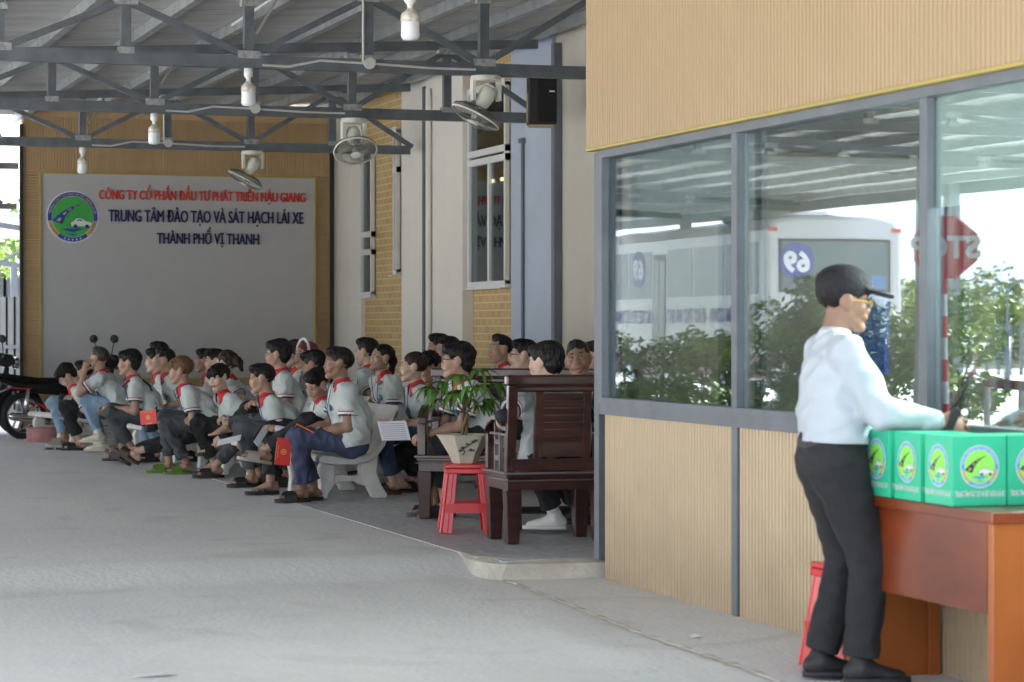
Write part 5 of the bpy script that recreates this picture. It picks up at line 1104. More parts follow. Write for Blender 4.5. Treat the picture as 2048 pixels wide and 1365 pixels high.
    root = g.build('person', [SKIN[skin], m_lipr if lips else m_lip, m_eye, m_eyed], None, True); root.location = o; tag(root, label, 'person', group)
    # ---------------- footwear
    for i, s in enumerate((1, -1)):
        A, q = FA[s], AN[s]-o; sh_ = shoes if isinstance(shoes, str) else shoes[i]; g = MB()
        if sh_ == 'bare': continue
        if sh_ in ('slide', 'flip', 'green', 'brown', 'beige', 'greys'):
            mt = {'slide': m_sole, 'flip': m_sole, 'green': m_green, 'brown': m_brn, 'beige': m_beigeS, 'greys': m_greys}[sh_]
            sole_geo(g, q, A, .285*size, .108, .026, -.082*size)
            if sh_ == 'flip': g.tube([q+A@V(.135, -s*.015, -.085), q+A@V(.09, 0, -.045), q+A@V(.02, .048, -.088)], .006, 0, 6); g.tube([q+A@V(.09, 0, -.045), q+A@V(.02, -.048, -.088)], .006, 0, 6)
            else: strap(g, q, A, .045, .14, .058, 0, .056)
            if sh_ == 'green': pass
            g.build('slipper', mt, root)
        else:
            mt = {'sneaker': m_cream, 'white': m_wshoe, 'black': m_sole}[sh_]; tv, tf = SHOE; g.add((tv*size)@A.T+q, tf, 0); sole_geo(g, q, A, .285*size, .105, .024, -.068*size, 0); g.build('shoe', mt, root, True)
            if sh_ != 'black': g = MB(); g.tube([q+A@V(0, 0, -.01), q+(KN[s]-AN[s])*.22], [.042, .043], 0, 14); g.build('sock', m_sock, root, True)
    # ---------------- trousers
    tc_ = cuff; T = [cone(HP[1], HP[-1], .100*b_, .100*b_), cone(P, P+t*(.06 if not tuck else .10), .116*b_, .106*b_ if not tuck else .118*b_, side, 1.3)]; fl_ = .066 if pants in ('black', 'navy') else .060
    for s in (1, -1): T += [cone(HP[s], KN[s], .094*b_*legw, .071*size*legw), cone(KN[s], KN[s]+(AN[s]-KN[s])*tc_, .069*size*legw, fl_*size*legw)]
    cuts = []
    v, fc = sdf(T, res, .035, blend_noise(seed+50, .011 if not long else .006)); 
    for s in (1, -1):      # open, flat hem
        ax_ = nrm(AN[s]-KN[s]); hemp = KN[s]+(AN[s]-KN[s])*tc_; dd_ = (v-hemp)@ax_; near = np.linalg.norm(v-hemp, axis=1) < .11; m_ = near & (dd_ > 0); v[m_] -= np.outer(dd_[m_], ax_)
    obj_from('trousers', v-o, fc, PM[pants], root)
    # ---------------- shirt
    sm = shirtmat or m_shirt; hem = P-t*(.01 if not tuck else -.10)*size
    S = [cone(hem+fo*.008, mid, (.124+belly)*b_, (.117+belly)*b_, side, 1.38 if tuck else 1.6), cone(mid, Cc, (.117+belly*.6)*b_, .121*b_, side, 1.42), cone(Cc, Nb-t*.05, .118*b_, .075*size, side, 1.35), cone(Nb+side*.03-t*.02, SH[1], .05*size, .058*b_), cone(Nb-side*.03-t*.02, SH[-1], .05*size, .058*b_)]
    if long: S += [cone(Nb-t*.06-fo*.01, Nb-t*.005-fo*.012, .085, .070, side, 1.1)]
    if fem: S += [ell(Cc+fo*.075+side*.06-t*.03, (.055, .055, .055)), ell(Cc+fo*.075-side*.06-t*.03, (.055, .055, .055))]
    SE = {}
    for s in (1, -1):
        if long: S += [cone(SH[s], EL[s], .068*b_, .063*b_), cone(EL[s], WR[s]-HD[s]*.02, .060*b_, .043*size)]
        else: e = SH[s]+(EL[s]-SH[s])*.66; SE[s] = e; S += [cone(SH[s], e, .064*b_, .068*b_)]
    v, fc = sdf(S, res, .035, blend_noise(seed+90, .010 if not long else .009))
    hp_ = P-t*.035*size if not tuck else P+t*.085; dd_ = (v-hp_)@t; m_ = (dd_ < 0) & (np.abs((v-P)@side) < .25*size) & (np.linalg.norm(v-P, axis=1) < .25); v[m_] -= np.outer(dd_[m_], t)
    for s in SE:
        ax_ = nrm(EL[s]-SH[s]); dd_ = (v-SE[s])@ax_; near = np.linalg.norm(v-SE[s], axis=1) < .10; m_ = near & (dd_ > 0) & (((v-Cc)@side*s) > .08); v[m_] -= np.outer(dd_[m_], ax_)
    so_ = obj_from('shirt', v-o, fc, sm, root)
    sv = v
    for s in SE:
        ax_ = nrm(EL[s]-SH[s]); A = frame(ax_, side*s); r0 = .0675*b_; g = MB()
        for k, (a0, a1, mi_) in enumerate(((-.034, -.025, 1), (-.025, -.016, 0), (-.016, -.010, 0), (-.010, .004, 2))):
            n = 20; vv = []
            for aa, rr_ in ((a0, r0*.985+.0015), (a0, r0*.985+.0045), (a1, r0*.985+.0045), (a1, r0*.985+.0015)):
                for q in range(n): an = 2*math.pi*q/n; vv.append(SE[s]-o+ax_*aa+A[:, 1]*math.cos(an)*rr_*1.02+A[:, 2]*math.sin(an)*rr_*1.02)
            g.add(vv, [(i*n+q, i*n+(q+1) % n, ((i+1) % 4)*n+(q+1) % n, ((i+1) % 4)*n+q) for i in range(4) for q in range(n)], [1, 0, 0, 2][k] if k != 2 else 0)
        g.build('sleeve_band', [m_wht, m_mar, m_nav], root)
    # ---------------- collar
    cu = nrm(t*.55+z*.45+fo*.10); cf = nrm(fo-cu*np.dot(fo, cu)); cs = np.cross(cu, cf); c0 = Nb+cu*.012-o; g = MB(); rows = [(.051, .040), (.057, .045), (.073, .010), (.081, -.012), (.084, -.020)] if collar == 'red' else [(.054, .040), (.060, .047), (.074, .022), (.083, -.002), (.085, -.008)]
    n = 26; vv = []
    for r_, h_ in rows:
        for k in range(n+1):
            a = R(20)+(2*math.pi-R(40))*k/n; dip = max(0, math.cos(a))**2; tip = (-.055*dip if r_ > .065 else -.012*dip); fwd = .012*dip*(1 if r_ > .065 else 0)
            vv.append(c0+cf*(math.cos(a)*r_*size*1.0+fwd)+cs*math.sin(a)*r_*size*1.06+cu*(h_+tip)*size)
    N = n+1; NV = len(vv); vin = [p_-cu*.003 for p_ in vv]
    fs = [(i*N+k, i*N+k+1, (i+1)*N+k+1, (i+1)*N+k) for i in range(4) for k in range(n)]; mi = [0]*(3*n)+[1]*n
    g.add(vv+vin, fs+[tuple(NV+q for q in r_[::-1]) for r_ in fs], mi+mi)
    g.build('collar', ([m_col, m_nav] if collar == 'red' else [M('shirt collar', (.60, .65, .70), .7, var=.02)]*2), root, True)
    # chest point helper
    def chest(y, up_, out=.004):
        c_ = Cc+side*y+t*up_; r_ = sv-c_; al = r_@fo; pe = np.linalg.norm(r_-np.outer(al, fo), axis=1); pe[al < 0] = 9; k = pe < .03
        return c_+fo*((al[k].max() if k.any() else .12)+out)
    if logo and collar == 'red':
        c_ = chest(.075, .0, .003)-o; g = MB(); g.lathe([(0, .0), (.027, .0), (.027, .0035), (0, .004)], c_, 16, 0, axis=fo); g.lathe([(0, .004), (.018, .0055), (0, .006)], c_, 14, 1, axis=fo); g.build('badge', [m_emb_b, m_emb_g], root)
    if lany:
        g = MB(); cc = chest(0, -.13 if lany > 1 else -.10, .012)-o; k1 = chest(.03, .0, .007)-o; k2 = chest(-.03, .0, .007)-o; n1 = c0+cf*.055+cs*.06+cu*.02; n2 = c0+cf*.055-cs*.06+cu*.02
        b1_ = c0+cs*.085-cf*.01+cu*.015; b2_ = c0-cs*.085-cf*.01+cu*.015; b3_ = c0-cf*.088+cu*.01
        g.tube([b3_, b1_, n1+cf*.03, k1, cc], .0032, 0, 5); g.tube([b3_, b2_, n2+cf*.03, k2, cc], .0032, 0, 5); ln = g.build('lanyard', m_lany, root)
        if lany > 1: g = MB(); A = frame(fo, z); cz = cc-z*.062+fo*.004; g.prism([(-.032, -.05), (.032, -.05), (.032, .05), (-.032, .05)], cz, A[:, 1], A[:, 2], A[:, 0], .003, 0); g.prism([(-.012, -.03), (.012, -.03), (.012, .0), (-.012, .0)], cz+A[:, 0]*.0035, A[:, 1], A[:, 2], A[:, 0], .001, 1); g.build('card', [m_card, m_lany], ln)
    # ---------------- hair
    if hair:
        tv, tf = HAIR[hair]; ho = obj_from('hair', (tv*hsx)@HA.T+H-o, tf, HM[hc], root)
    HHt = lambda *a: HA@(V(*a)*hsx)+H-o
    if glasses:
        g = MB()
        for s in (1, -1):
            g.tube([HHt(.101, s*(.031+.022*math.cos(a)), .003+.017*math.sin(a)) for a in np.linspace(0, 2*math.pi, 17)], .0016, 0, 5, False); g.tube([HHt(.100, s*.053, .008), HHt(.06, s*.074, .010), HHt(-.01, s*.082, .008)], .0018, 0, 5)
        g.tube([HHt(.103, .009, .006), HHt(.103, -.009, .006)], .0016, 0, 5); g.build('glasses', {'dark': m_eyed, 'steel': m_metal, 'yellow': M('yellow frame', (.7, .42, .06), .4)}[glasses], root)
    if fem and not bandana: g = MB(); g.lathe([(0, .006), (.005, .003), (.005, -.003), (0, -.006)], HHt(-.002, .084, -.036), 8, 0); g.lathe([(0, .006), (.005, .003), (.005, -.003), (0, -.006)], HHt(-.002, -.084, -.036), 8, 0); g.build('earring', m_card, root)
    if bandana:
        g = MB(); n = 15
        for k in range(n): a = math.pi*k/(n-1); g.lathe([(0, .016), (.012, .008), (.014, 0), (.012, -.008), (0, -.014)], HHt(.035, .094*math.cos(a), .035+.108*math.sin(a)), 8, 0)
        g.build('headband', m_wht, root, True)
    if sleeves:
        for s, mm in sleeves.items():
            g = MB(); a, b2, c2 = SH[s]+(EL[s]-SH[s])*.55-o, EL[s]-o, WR[s]-o
            S_ = [cone(a+o, b2+o, .052*b_, .044*b_), cone(b2+o, c2+o, .044*b_, .031*size)]; vv, ff = sdf(S_, .010, .02, blend_noise(seed, .004)); obj_from('arm_sleeve', vv-o, ff, mm, root)
    for s in (watch or ()):
        p_ = WR[s]-HD[s]*.012-o; g = MB(); g.lathe([(.030, -.009), (.0325, -.009), (.0325, .009), (.030, .009)], p_, 16, 0, axis=HD[s]); g.build('watch_strap', m_eyed, root)
        A = frame(HD[s], (z*.6+side*s*.7)); g = MB(); g.lathe([(0, .030), (.017, .030), (.017, .038), (0, .039)], p_, 16, 0, axis=A[:, 2]); g.build('watch', m_metal, root)
    return dict(root=root, o=o, H=H, HA=HA, WR=WR, EL=EL, HD=HD, KN=KN, AN=AN, P=P, Nb=Nb, f=f, side=side, fo=fo, t=t, Cc=Cc, SH=SH, HH=HHt, z=z, chest=chest, sv=sv)
m_lilac = M('lilac arm sleeve', (.60, .58, .70), .85, bump=.3, bs=20); m_bslv = M('black arm sleeve', (.02, .022, .03), .85)
PP = {}
def add(k, *a, **kw): PP[k] = person(*a, **kw)
S_ = -75
# ---- front row, near to far
add('smile', 'smiling man in navy trousers on the nearest white bench, holding an orange phone', 19.1, (703, 884), (676, 728), S_, (622, 866), (588, 868), (603, 981), (627, 984), hyaw=-78, pitch=2, hair='short', hc='k', skin='d', pants='navy', shoes=('slide', 'slide'), build=1.1, belly=.012, lany=2, watch=(1,), hands=('grip', 'grip'), cuff=.90, smiling=True, hs=1.03, res=.011, elbL=(-.6, .35, -1), elbR=(-.3, .2, -1))
add('whitesleeve', 'woman bending over with a lilac arm sleeve and wide black trousers beside the smiling man', 19.8, (655, 872), (634, 768), -70, (541, 856), (552, 870), (530, 900), (541, 987), hyaw=-50, pitch=-32, roll=-14, hair='short', hc='k', skin='m', pants='black', shoes=('beige', 'flip'), sex='f', sleeves={1: m_lilac, -1: m_lilac}, hands=('grip', 'grip'), lany=0, kneeL=(.3, .8, .5), fdl=19.4, fpitch=(10, 0), elbL=(-.1, .3, -1), elbR=(0, .2, -1))
add('paper', 'man leaning forward with a folded paper sheet in both hands between his knees', 20.9, (585, 874), (523, 758), S_, (490, 872), (483, 884), (503, 972), (520, 975), hyaw=-84, pitch=-6, hair='short', skin='m', pants='grey', shoes='slide', hands=('grip', 'grip'), lany=1, res=.012)
add('tall', 'tall man in thin glasses sitting upright with hands clasped on a raised knee', 22.0, (590, 862), (555, 709), S_, (508, 806), (500, 810), (452, 848), (432, 968), hyaw=-92, pitch=0, hair='full', skin='m', pants='grey', shoes=('bare', 'slide'), glasses='steel', lany=1, hands=('grip', 'grip'), kneeL=(.2, 1, .35), fdl=21.75, fpitch=(-10, 0))
add('look', 'woman looking into the camera over her shoulder, chin low, black slipper dangling', 22.6, (492, 860), (437, 757), -62, (446, 838), (438, 842), (434, 884), (428, 946), hyaw=-38, pitch=-8, roll=8, hair='fringe', skin='l', pants='black', shoes=('slide', 'flip'), sex='f', lips=1, hands=('grip', 'grip'), watch=(1,), kneeL=(.3, .8, .5), fdl=22.2, fpitch=(-5, 0))
add('bun', 'woman with a loose messy bun, turned away, black trousered legs stretched out', 23.4, (505, 858), (452, 728), -95, (452, 828), (447, 832), (275, 903), (258, 905), hyaw=-120, pitch=5, hair='bun', hc='d', skin='l', pants='black', shoes=('brown', 'brown'), sex='f', fpitch=(30, 30))
add('green', 'man with brown dyed hair and green slippers holding a red booklet', 22.8, (424, 848), (360, 742), S_, (326, 842), (332, 846), (372, 933), (338, 929), hyaw=-86, pitch=-4, hair='fringe', hc='b', skin='m', pants='grey', shoes='green', lany=1, hands=('grip', 'grip'), res=.012)
add('strap', 'man in rolled charcoal jeans with a dark strap across his back, hands clasped', 24.6, (308, 836), (258, 726), -78, (214, 815), (206, 818), (265, 897), (247, 900), hyaw=-88, pitch=-2, hair='full', skin='m', pants='grey', shoes='slide', hands=('grip', 'grip'), cuff=.80, lany=1)
add('hairline', 'man with receding temples in light jeans peering left, just left of the brown haired man', 24.8, (378, 838), (328, 722), S_, (330, 815), (322, 818), (318, 918), (300, 915), hyaw=-84, pitch=0, hair='crop', skin='m', pants='jean', shoes='slide')
add('peer', 'man whose profile peeks out in front of the man with receding temples', 25.6, (360, 832), (311, 722), S_, (300, 815), (296, 818), (296, 905), (286, 903), hyaw=-86, pitch=-2, hair='short', skin='l', pants='jean', shoes='slide')
add('crown', 'man of whom mostly the black crown of the head shows against the grey board', 27.5, (338, 822), (317, 707), -70, (310, 800), (305, 802), (300, 890), (290, 890), hyaw=-100, hair='short', skin='m', pants='black', shoes='slide')
add('chin', 'man with short faded hair resting his chin on his hand at the far end', 26.6, (250, 824), (198, 718), -95, (172, 732), (196, 815), (198, 868), (206, 898), hyaw=-118, pitch=4, hair='crop', hc='g', skin='m', pants='jean', shoes=('sneaker', 'sneaker'), elbL=(.5, .2, -1), palmL=(0, 1, .2))
add('bent', 'man in glasses bent low over his phone with a grey bag across his back', 27.2, (206, 832), (134, 752), S_, (138, 797), (131, 799), (160, 890), (150, 888), hyaw=-70, pitch=-46, hair='full', skin='l', pants='black', shoes='slide', glasses='steel', sleeves={1: m_bslv}, hands=('grip', 'grip'), cuff=.8)
add('farjean', 'person in light jeans half hidden behind the bent man at the far end', 28.4, (178, 828), (166, 745), S_, (150, 800), (146, 802), (128, 880), (138, 882), hyaw=-95, hair='short', skin='m', pants='jean', shoes='beige')
add('midA', 'man with a bare cheek profile sitting behind, just left of the messy bun', 25.6, (455, 838), (411, 722), S_, (400, 815), (396, 818), (396, 910), (388, 908), hyaw=-92, hair='short', skin='d', pants='black', shoes='slide')
add('midB', 'young man squeezed between two others, face in profile left of the messy bun', 24.9, (478, 842), (430, 724), S_, (420, 822), (416, 824), (412, 915), (404, 913), hyaw=-80, hair='short', skin='l', pants='grey', shoes='slide')
add('longhair', 'woman with dark fringe seen between the tall man and the pink haired woman', 23.0, (612, 852), (588, 708), -66, (570, 815), (566, 818), (545, 930), (540, 928), hyaw=-62, pitch=-2, hair='long', hc='d', skin='l', pants='black', shoes='slide', sex='f', lips=1)
add('pink', 'woman with pink dyed hair and a white ruffled headband', 22.2, (640, 856), (612, 712), -58, (600, 822), (594, 826), (575, 940), (565, 938), hyaw=-52, pitch=4, hair='pony', hc='p', skin='l', pants='black', shoes='slide', sex='f', lips=1, bandana=True)
add('between', 'dark haired man leaning in behind the bending woman, face turned down', 20.9, (660, 862), (627, 731), -70, (610, 838), (604, 842), (585, 955), (575, 952), hyaw=-100, pitch=-14, hair='short', skin='d', pants='black', shoes='slide')
# ---- second row
add('backglass', 'man in glasses turned away to the left, right behind the smiling man', 22.8, (752, 852), (733, 705), -105, (700, 820), (690, 822), (690, 930), (680, 928), hyaw=-112, pitch=0, hair='short', skin='l', pants='black', shoes='slide', glasses='steel', lany=1)
add('lookup', 'woman with hair tied back gazing upward, green badge on her shirt', 21.6, (800, 864), (763, 717), -58, (722, 850), (716, 854), (738, 952), (725, 950), hyaw=-58, pitch=14, hair='pony', hc='k', skin='m', pants='black', shoes='slide', sex='f', lips=1, lany=1, size=1.0)
add('profile', 'woman with dark brown hair tied back, in profile, one hand on her dark blue jeans', 20.0, (862, 866), (826, 735), -74, (800, 850), (796, 868), (786, 968), (800, 972), hyaw=-86, pitch=3, hair='tied', hc='d', skin='l', pants='djean', shoes='brown', sex='f', lany=1)
add('fringe', 'man with wispy fringe facing the camera, framed by the settee back', 20.3, (892, 872), (858, 735), -30, (838, 850), (880, 856), (830, 968), (862, 968), hyaw=-18, pitch=-2, hair='fringe', hc='k', skin='m', pants='black', shoes='slide', lany=1)
add('hindA', 'man whose forehead and black hair show above the others, left of the blue pillar row', 24.3, (905, 832), (877, 695), -70, (860, 805), (856, 808), (850, 900), (845, 900), hyaw=-82, hair='short', skin='m', pants='black', shoes='slide')
add('hindB', 'dark haired man half hidden behind the man reading the paper', 23.4, (925, 838), (896, 700), -70, (880, 812), (876, 815), (870, 910), (860, 908), hyaw=-76, hair='short', skin='m', pants='black', shoes='slide')
add('steady', 'short haired man gazing left with raised chin in front of the pale blue pillar', 21.6, (1032, 848), (1000, 700), -62, (985, 820), (975, 822), (975, 925), (965, 925), hyaw=-62, pitch=5, hair='crop', skin='m', pants='black', shoes='slide')
add('roundglass', 'heavier man in glasses with black hair behind the settee back', 19.8, (1080, 862), (1047, 712), -72, (1020, 835), (1010, 838), (1010, 950), (1000, 950), hyaw=-88, pitch=2, hair='short', skin='l', pants='black', shoes='slide', glasses='dark', build=1.1)
add('reader', 'man in glasses sitting on the wooden settee and holding out a printed sheet', 17.6, (982, 872), (914, 722), -66, (838, 875), (805, 845), (890, 1020), (868, 1034), hyaw=-86, pitch=0, hair='full', skin='m', pants='black', shoes='greys', glasses='dark', lany=1, hands=('grip', 'grip'), cuff=.70, res=.011, hs=1.05, fdl=-.1, fdr=-.0, elbL=(-.3, .3, -1), elbR=(-.3, .1, -1))
add('back', 'man seen from behind in the wooden armchair, one black arm sleeve on the armrest', 15.62, (1096, 912), (1090, 725), -150, (1008, 872), (1150, 850), (1110, 1030), (1160, 1020), hyaw=-118, pitch=-3, hair='full', skin='l', pants='black', shoes=('white', 'black'), sleeves={1: m_bslv, -1: m_bslv}, elbL=(-.6, 1, -.4), fdl=.45, fdr=.6, dl=-.05, footdir=(-95, -120), res=.011, hs=1.02, logo=False)
add('quiff', 'young man with upswept black hair looking up to the side, hand on the chair back', 16.9, (1195, 890), (1157, 722), -38, (1182, 752), (1178, 852), (1150, 1010), (1190, 1010), hyaw=-10, pitch=10, roll=8, hair='crop', skin='d', pants='black', shoes='black', elbL=(-.2, 1, -.6), dl=-.9, hands=('relax', 'relax'), hs=1.04)
add('edge', 'woman in glasses only partly visible at the grey corner post of the booth', 18.6, (1215, 872), (1192, 718), -40, (1180, 845), (1190, 848), (1175, 980), (1190, 980), hyaw=-50, hair='short', hc='d', skin='l', pants='black', shoes='slide', sex='f', glasses='steel')
# ---- standing man in the foreground
m_ws = M('pale blue dress shirt', (.44, .49, .54), .8, var=.03, vs=4, bump=.4, bs=10)
add('guard', 'man in black cap and pale blue shirt standing at the desk with a walkie talkie', 10.05, (1662, 925), (1690, 604), 97, (1800, 862), (1905, 850), (1641, 1322), (1722, 1338), hyaw=93, pitch=-6, hair='short', skin='d', pants='black', shoes='black', group=None, glasses='yellow', long=True, tuck=True, collar='plain', shirtmat=m_ws, res=.0085, cuff=.96, hands=('relax', 'grip'), hs=.99, size=.98, legw=1.14, build=1.12, belly=.006, dr=-.16, dl=.20, logo=False, elbR=(-.4, .1, -1), elbL=(-.4, .1, -1), kneeL=(1, 0, .2), kneeR=(1, 0, .2), palmR=(-.1, 1, .5))
G_ = PP['guard']; gr = G_['root']
# his cap
capv, capf = sdf([ell((-.012, 0, .062), (.112, .092, .078)), cone((.070, 0, .052), (.178, 0, .034), .011, .008, (0, 1, 0), 6.5), ell((-.01, 0, -.045), (.14, .12, .075), None, True)], .0045, .012)
hsx = .99; obj_from('cap', (capv*hsx*V(1.05, 1.04, 1.06)+V(0, 0, .004))@G_['HA'].T+G_['H']-G_['o'], capf, M('black cap cloth', (.010, .010, .014), .8, bump=.3, bs=80), gr)
v, f_ = text_geo('· TMS ·', .03, 0, 0, 'CENTER'); 
g = MB(); g.tube([G_['HH'](.098, -.035+.010*k, .074+.003*(k % 2)) for k in range(7)], .0025, 0, 4); g.build('cap_stitching', m_card, gr)
g = MB(); c_ = G_['P']+G_['t']*.075-G_['o']; fo_ = G_['fo']; sd_ = G_['side']; n = 30
vv = []
for h_, r_ in ((-.018, .0), (-.018, .006), (.018, .006), (.018, .0)):
    for k in range(n): a = 2*math.pi*k/n; vv.append(c_+G_['t']*h_+fo_*math.cos(a)*(.130+r_)+sd_*math.sin(a)*(.173+r_))
g.add(vv, [(i*n+k, i*n+(k+1) % n, ((i+1) % 4)*n+(k+1) % n, ((i+1) % 4)*n+k) for i in range(4) for k in range(n)]); g.build('belt', m_sole, gr)
for s_ in (1, -1):
    c_ = G_['WR'][s_]-G_['HD'][s_]*.035-G_['o']; g = MB(); g.lathe([(.040, -.035), (.0465, -.035), (.0455, .03), (.040, .03)], c_, 20, 0, axis=G_['HD'][s_]); g.build('cuff', m_ws, gr, True)
g = MB(); c_ = G_['HP_'] if 'HP_' in G_ else G_['P']-G_['side']*.165-G_['fo']*.06-G_['o']-G_['t']*.015; g.bar(c_-G_['fo']*.05, c_+G_['fo']*.05+V(0, 0, -.008), .008, .006); g.build('pocket_welt', m_sole, gr)
# ---- things held
def slab(name, label, cat, c, A, w_, h_, th, mats, group=None, extra=None):
    t_ = bpy.data.objects.new(name, None)
    bpy.data.objects.remove(t_)
    g = MB(); g.prism([(-w_/2, -h_/2), (w_/2, -h_/2), (w_/2, h_/2), (-w_/2, h_/2)], (0, 0, -th/2), (1, 0, 0), (0, 1, 0), (0, 0, 1), th, 0)
    if extra: extra(g, th)
    o_ = g.build(name, mats, None); mt = np.eye(4); mt[:3, :3] = A; mt[:3, 3] = c; o_.matrix_world = Matrix(mt.tolist()); return tag(o_, label, cat, group)
def facing(px_dir, up_deg=0, yawoff=0):      # frame whose z looks at the camera, x to image right
    a = R(yawoff); x = RT*math.cos(a)+FW*math.sin(a); zz = -FW*math.cos(a)+RT*math.sin(a); b_ = R(up_deg); y = V(0, 0, 1); x2 = x*math.cos(b_)+y*math.sin(b_); y2 = y*math.cos(b_)-x*math.sin(b_); return np.column_stack([x2, y2, zz])
m_bklt = M('red booklet', (.62, .015, .012), .4, var=.03); m_gold = M('gold print', (.75, .45, .08), .4)
def bk_extra(rot=0):
    def fx(g, th):
        z_ = th/2+.0006
        def tx(s, y, h, w_):
            v, f = text_geo(s, 1, 0, .01, 'CENTER'); v[:, 0] *= w_/(v[:, 0].max()-v[:, 0].min()); v[:, 1] = v[:, 1]*h+y; v[:, 2] = z_; 
            if rot: v[:, :2] = np.column_stack([-v[:, 1], v[:, 0]]) if rot > 0 else np.column_stack([v[:, 1], -v[:, 0]])
            g.add(v, f, 1)
        tx('CỘNG HÒA XÃ HỘI CHỦ NGHĨA VIỆT NAM', .055, .012, .13); tx('Độc lập - Tự do - Hạnh phúc', .040, .010, .09); tx('GIẤY PHÉP', -.06, .014, .06)
        g.lathe([(.017, 0), (.022, 0), (.022, .0015), (.017, .0015)], (0, 0, z_), 20, 1); g.prism([(.014*(1 if k % 2 == 0 else .45)*math.sin(k*math.pi/5), .014*(1 if k % 2 == 0 else .45)*math.cos(k*math.pi/5)) for k in range(10)][::-1], (0, 0, z_), (1, 0, 0), (0, 1, 0), (0, 0, 1), .001, 1)
    return fx
q = W(567, 904, 18.95); slab('booklet', 'red booklet with gold emblem hanging from the right hand of the smiling man', 'booklet', q, facing(0, -7, 15), .118, .205, .006, [m_bklt, m_gold], 'red booklets', bk_extra(1))
q = W(297, 835, 22.55); slab('booklet', 'red booklet held out by the man in green slippers', 'booklet', q, facing(0, 6, -20), .165, .130, .006, [m_bklt, m_gold], 'red booklets', bk_extra())
def phone(label, c, A, col=(.02, .02, .025)):
    def ex(g, th): g.prism([(-.032, -.068), (.032, -.068), (.032, .068), (-.032, .068)], (0, 0, th/2), (1, 0, 0), (0, 1, 0), (0, 0, 1), .001, 1); g.prism([(-.03, .04), (-.01, .04), (-.01, .065), (-.03, .065)], (0, 0, -th/2-.002), (1, 0, 0), (0, 1, 0), (0, 0, 1), .002, 1)
    return slab('phone', label, 'phone', c, A, .074, .15, .010, [M('phone shell %s' % label[:6], col, .35), M('phone screen', (.05, .06, .07), .15)], 'phones held by learners', ex)
s = PP['smile']; q = W(609, 860, 18.9); phone('orange phone held by the smiling man', q, np.column_stack([nrm(s['side']*.8+s['z']*.3), nrm(-RT*.9+V(0, 0, .45)), nrm(np.cross(nrm(s['side']*.8+s['z']*.3), nrm(-RT*.9+V(0, 0, .45))))]), (.75, .16, .03))
s = PP['bent']; q = W(127, 797, 27.1); phone('dark phone held low by the bent man', q, facing(0, 70, 60))
q = W(520, 872, 19.5); slab('phone', 'pale phone with a dark edge in the hand of the bending woman', 'phone', q, facing(0, -42, 50), .075, .155, .010, [m_card, m_eyed], 'phones held by learners', lambda g, th: g.prism([(-.04, -.08), (-.028, -.08), (-.028, .08), (-.04, .08)], (0, 0, -th/2-.001), (1, 0, 0), (0, 1, 0), (0, 0, 1), th+.002, 1))
m_paper = M('printed paper', (.74, .74, .78), .7, var=.02)
def sheet_extra(g, th):
    for k in range(11):
        w_ = .17 if k not in (0, 1) else .07; g.box((-.09, .095-k*.018, th/2+.0003), (-.09+w_, .0985-k*.018, th/2+.001), 1 if k > 1 else 2)
q = W(788, 862, 16.75); slab('paper_sheet', 'printed paper sheet held out by the man on the settee', 'paper', q, np.column_stack([nrm(RT*.93+V(0, 0, -.04)+FW*.2), nrm(V(0, 0, .55)-RT*.25+FW*.45), nrm(np.cross(nrm(RT*.93+V(0, 0, -.04)+FW*.2), nrm(V(0, 0, .55)-RT*.25+FW*.45)))]), .20, .17, .0015, [m_paper, M('print', (.25, .25, .4), .7), m_red], None, sheet_extra)
q = W(458, 881, 20.6); slab('folded_paper', 'white folded paper edge in the hands of the man leaning forward', 'paper', q, np.column_stack([nrm(RT+V(0, 0, .24)), nrm(FW*.9+V(0, 0, .25)), nrm(np.cross(nrm(RT+V(0, 0, .24)), nrm(FW*.9+V(0, 0, .25))))]), .20, .15, .004, [m_paper])
# walkie talkie of the guard
q = W(1905, 838, 9.88); t_ = thing('walkie_talkie', 'black walkie talkie with an antenna in the hand of the standing man', 'radio', tuple(q)); ax_ = nrm(RT*.42+V(0, 0, .9))
g = MB(); g.bar(-ax_*.055, ax_*.045, .055, .032, 0, RT); g.tube([ax_*.045+RT*.012, ax_*.07+RT*.012], .010, 0, 8); g.build('body', m_blk, t_, bevel=.006); g = MB(); g.tube([ax_*.045-RT*.014, ax_*.185-RT*.0], [.007, .0045], 0, 8); g.build('antenna', m_blk, t_, True)
g = MB(); g.tube([ax_*.03-FW*.02+RT*.03, ax_*.03-FW*.03+RT*.03], .014, 0, 12); g.build('button', m_metal, t_)
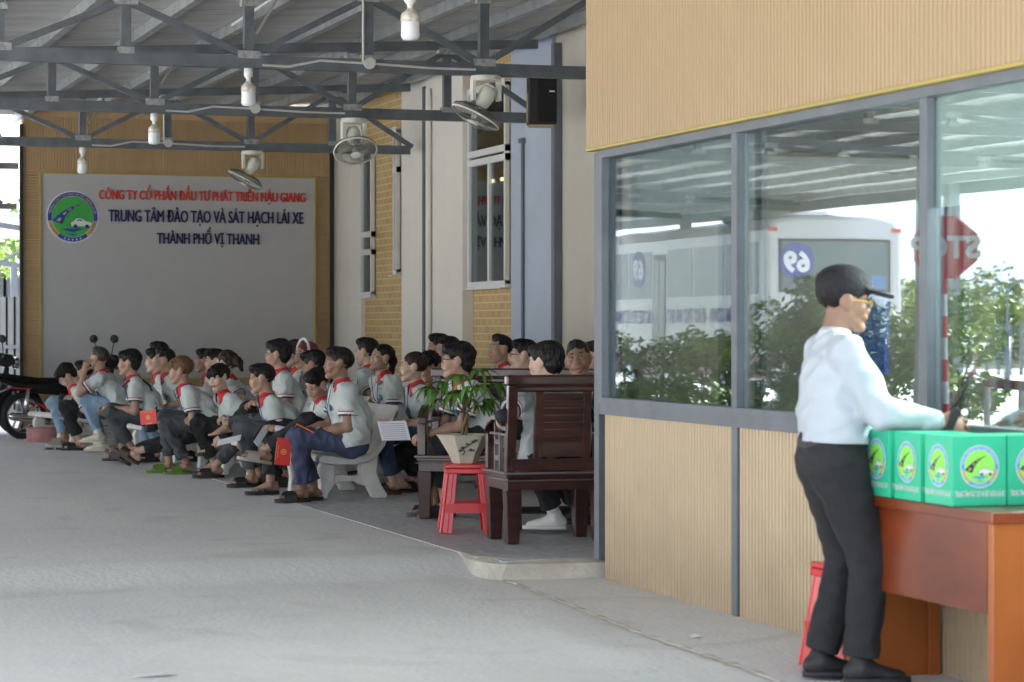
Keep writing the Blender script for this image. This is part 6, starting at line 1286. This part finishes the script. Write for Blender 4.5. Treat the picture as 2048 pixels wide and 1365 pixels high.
# bags and straps
s = PP['strap']; 
def on_torso(s, a, h, r_, k=1.4): return s['Cc']+s['t']*h+s['fo']*math.cos(a)*r_+s['side']*math.sin(a)*r_*k
t_ = thing('shoulder_bag', 'slim black crossbody bag worn by the man with hands clasped, its strap down his back', 'bag', tuple(s['P']))
g = MB(); g.tube([on_torso(s, a, h, .140)-s['P'] for a, h in ((.5, .14), (1.2, .165), (2.0, .14), (2.5, .03), (2.3, -.10), (1.9, -.22), (1.5, -.30))], .011, 0, 6); g.build('strap', m_nav, t_, True)
g = MB(); c_ = on_torso(s, 1.0, -.33, .16)-s['P']; g.box(c_-V(.05, .05, .05), c_+V(.05, .05, .05)); g.build('pouch', m_sole, t_, bevel=.02)
s = PP['bent']; t_ = thing('shoulder_bag', 'grey cloth bag slung over the back of the bent man', 'bag', tuple(s['P'])); m_gb = M('grey bag cloth', (.16, .135, .13), .9, var=.2, bump=.4, bs=20)
g = MB(); g.tube([on_torso(s, a, h, .145)-s['P'] for a, h in ((.9, .10), (1.6, .13), (2.4, .10), (2.6, .0), (2.0, -.10), (1.5, -.16))], .012, 0, 6); g.build('strap', m_gb, t_, True)
c_ = on_torso(s, 1.35, -.18, .12); vv, ff = sdf([cone(c_+s['t']*.07, c_-s['t']*.09-s['z']*.02, .06, .075, s['fo'], 1.5)], .010, .02, blend_noise(5, .008)); obj_from('pouch', vv-s['P'], ff, m_gb, t_)
# writing on the back of the man in the armchair
s = PP['back']; g = MB(); bd_ = -s['fo']
def back_pt(y, h):
    c_ = s['Cc']+s['side']*y+s['t']*h; r_ = s['sv']-c_; al = r_@bd_; pe = np.linalg.norm(r_-np.outer(al, bd_), axis=1); pe[al < 0] = 9; k = pe < .02; return c_+bd_*((al[k].max() if k.any() else .12)+.004)
for txt, h0, hh, w_ in (('Trung Tâm', .05, .030, .20), ('TP', -.02, .05, .07), ('Sát Hạch', -.09, .030, .18)):
    v, f = text_geo(txt, 1, 0, .01, 'CENTER'); v[:, 0] *= w_/(v[:, 0].max()-v[:, 0].min()); v[:, 1] *= hh
    P_ = np.array([back_pt(-x, h0+y+.02*math.cos(x*9)) for x, y, _ in v]) - s['o'] ; g.add(P_, f)
bw_ = g.build('back_lettering', m_nav, s['root'])
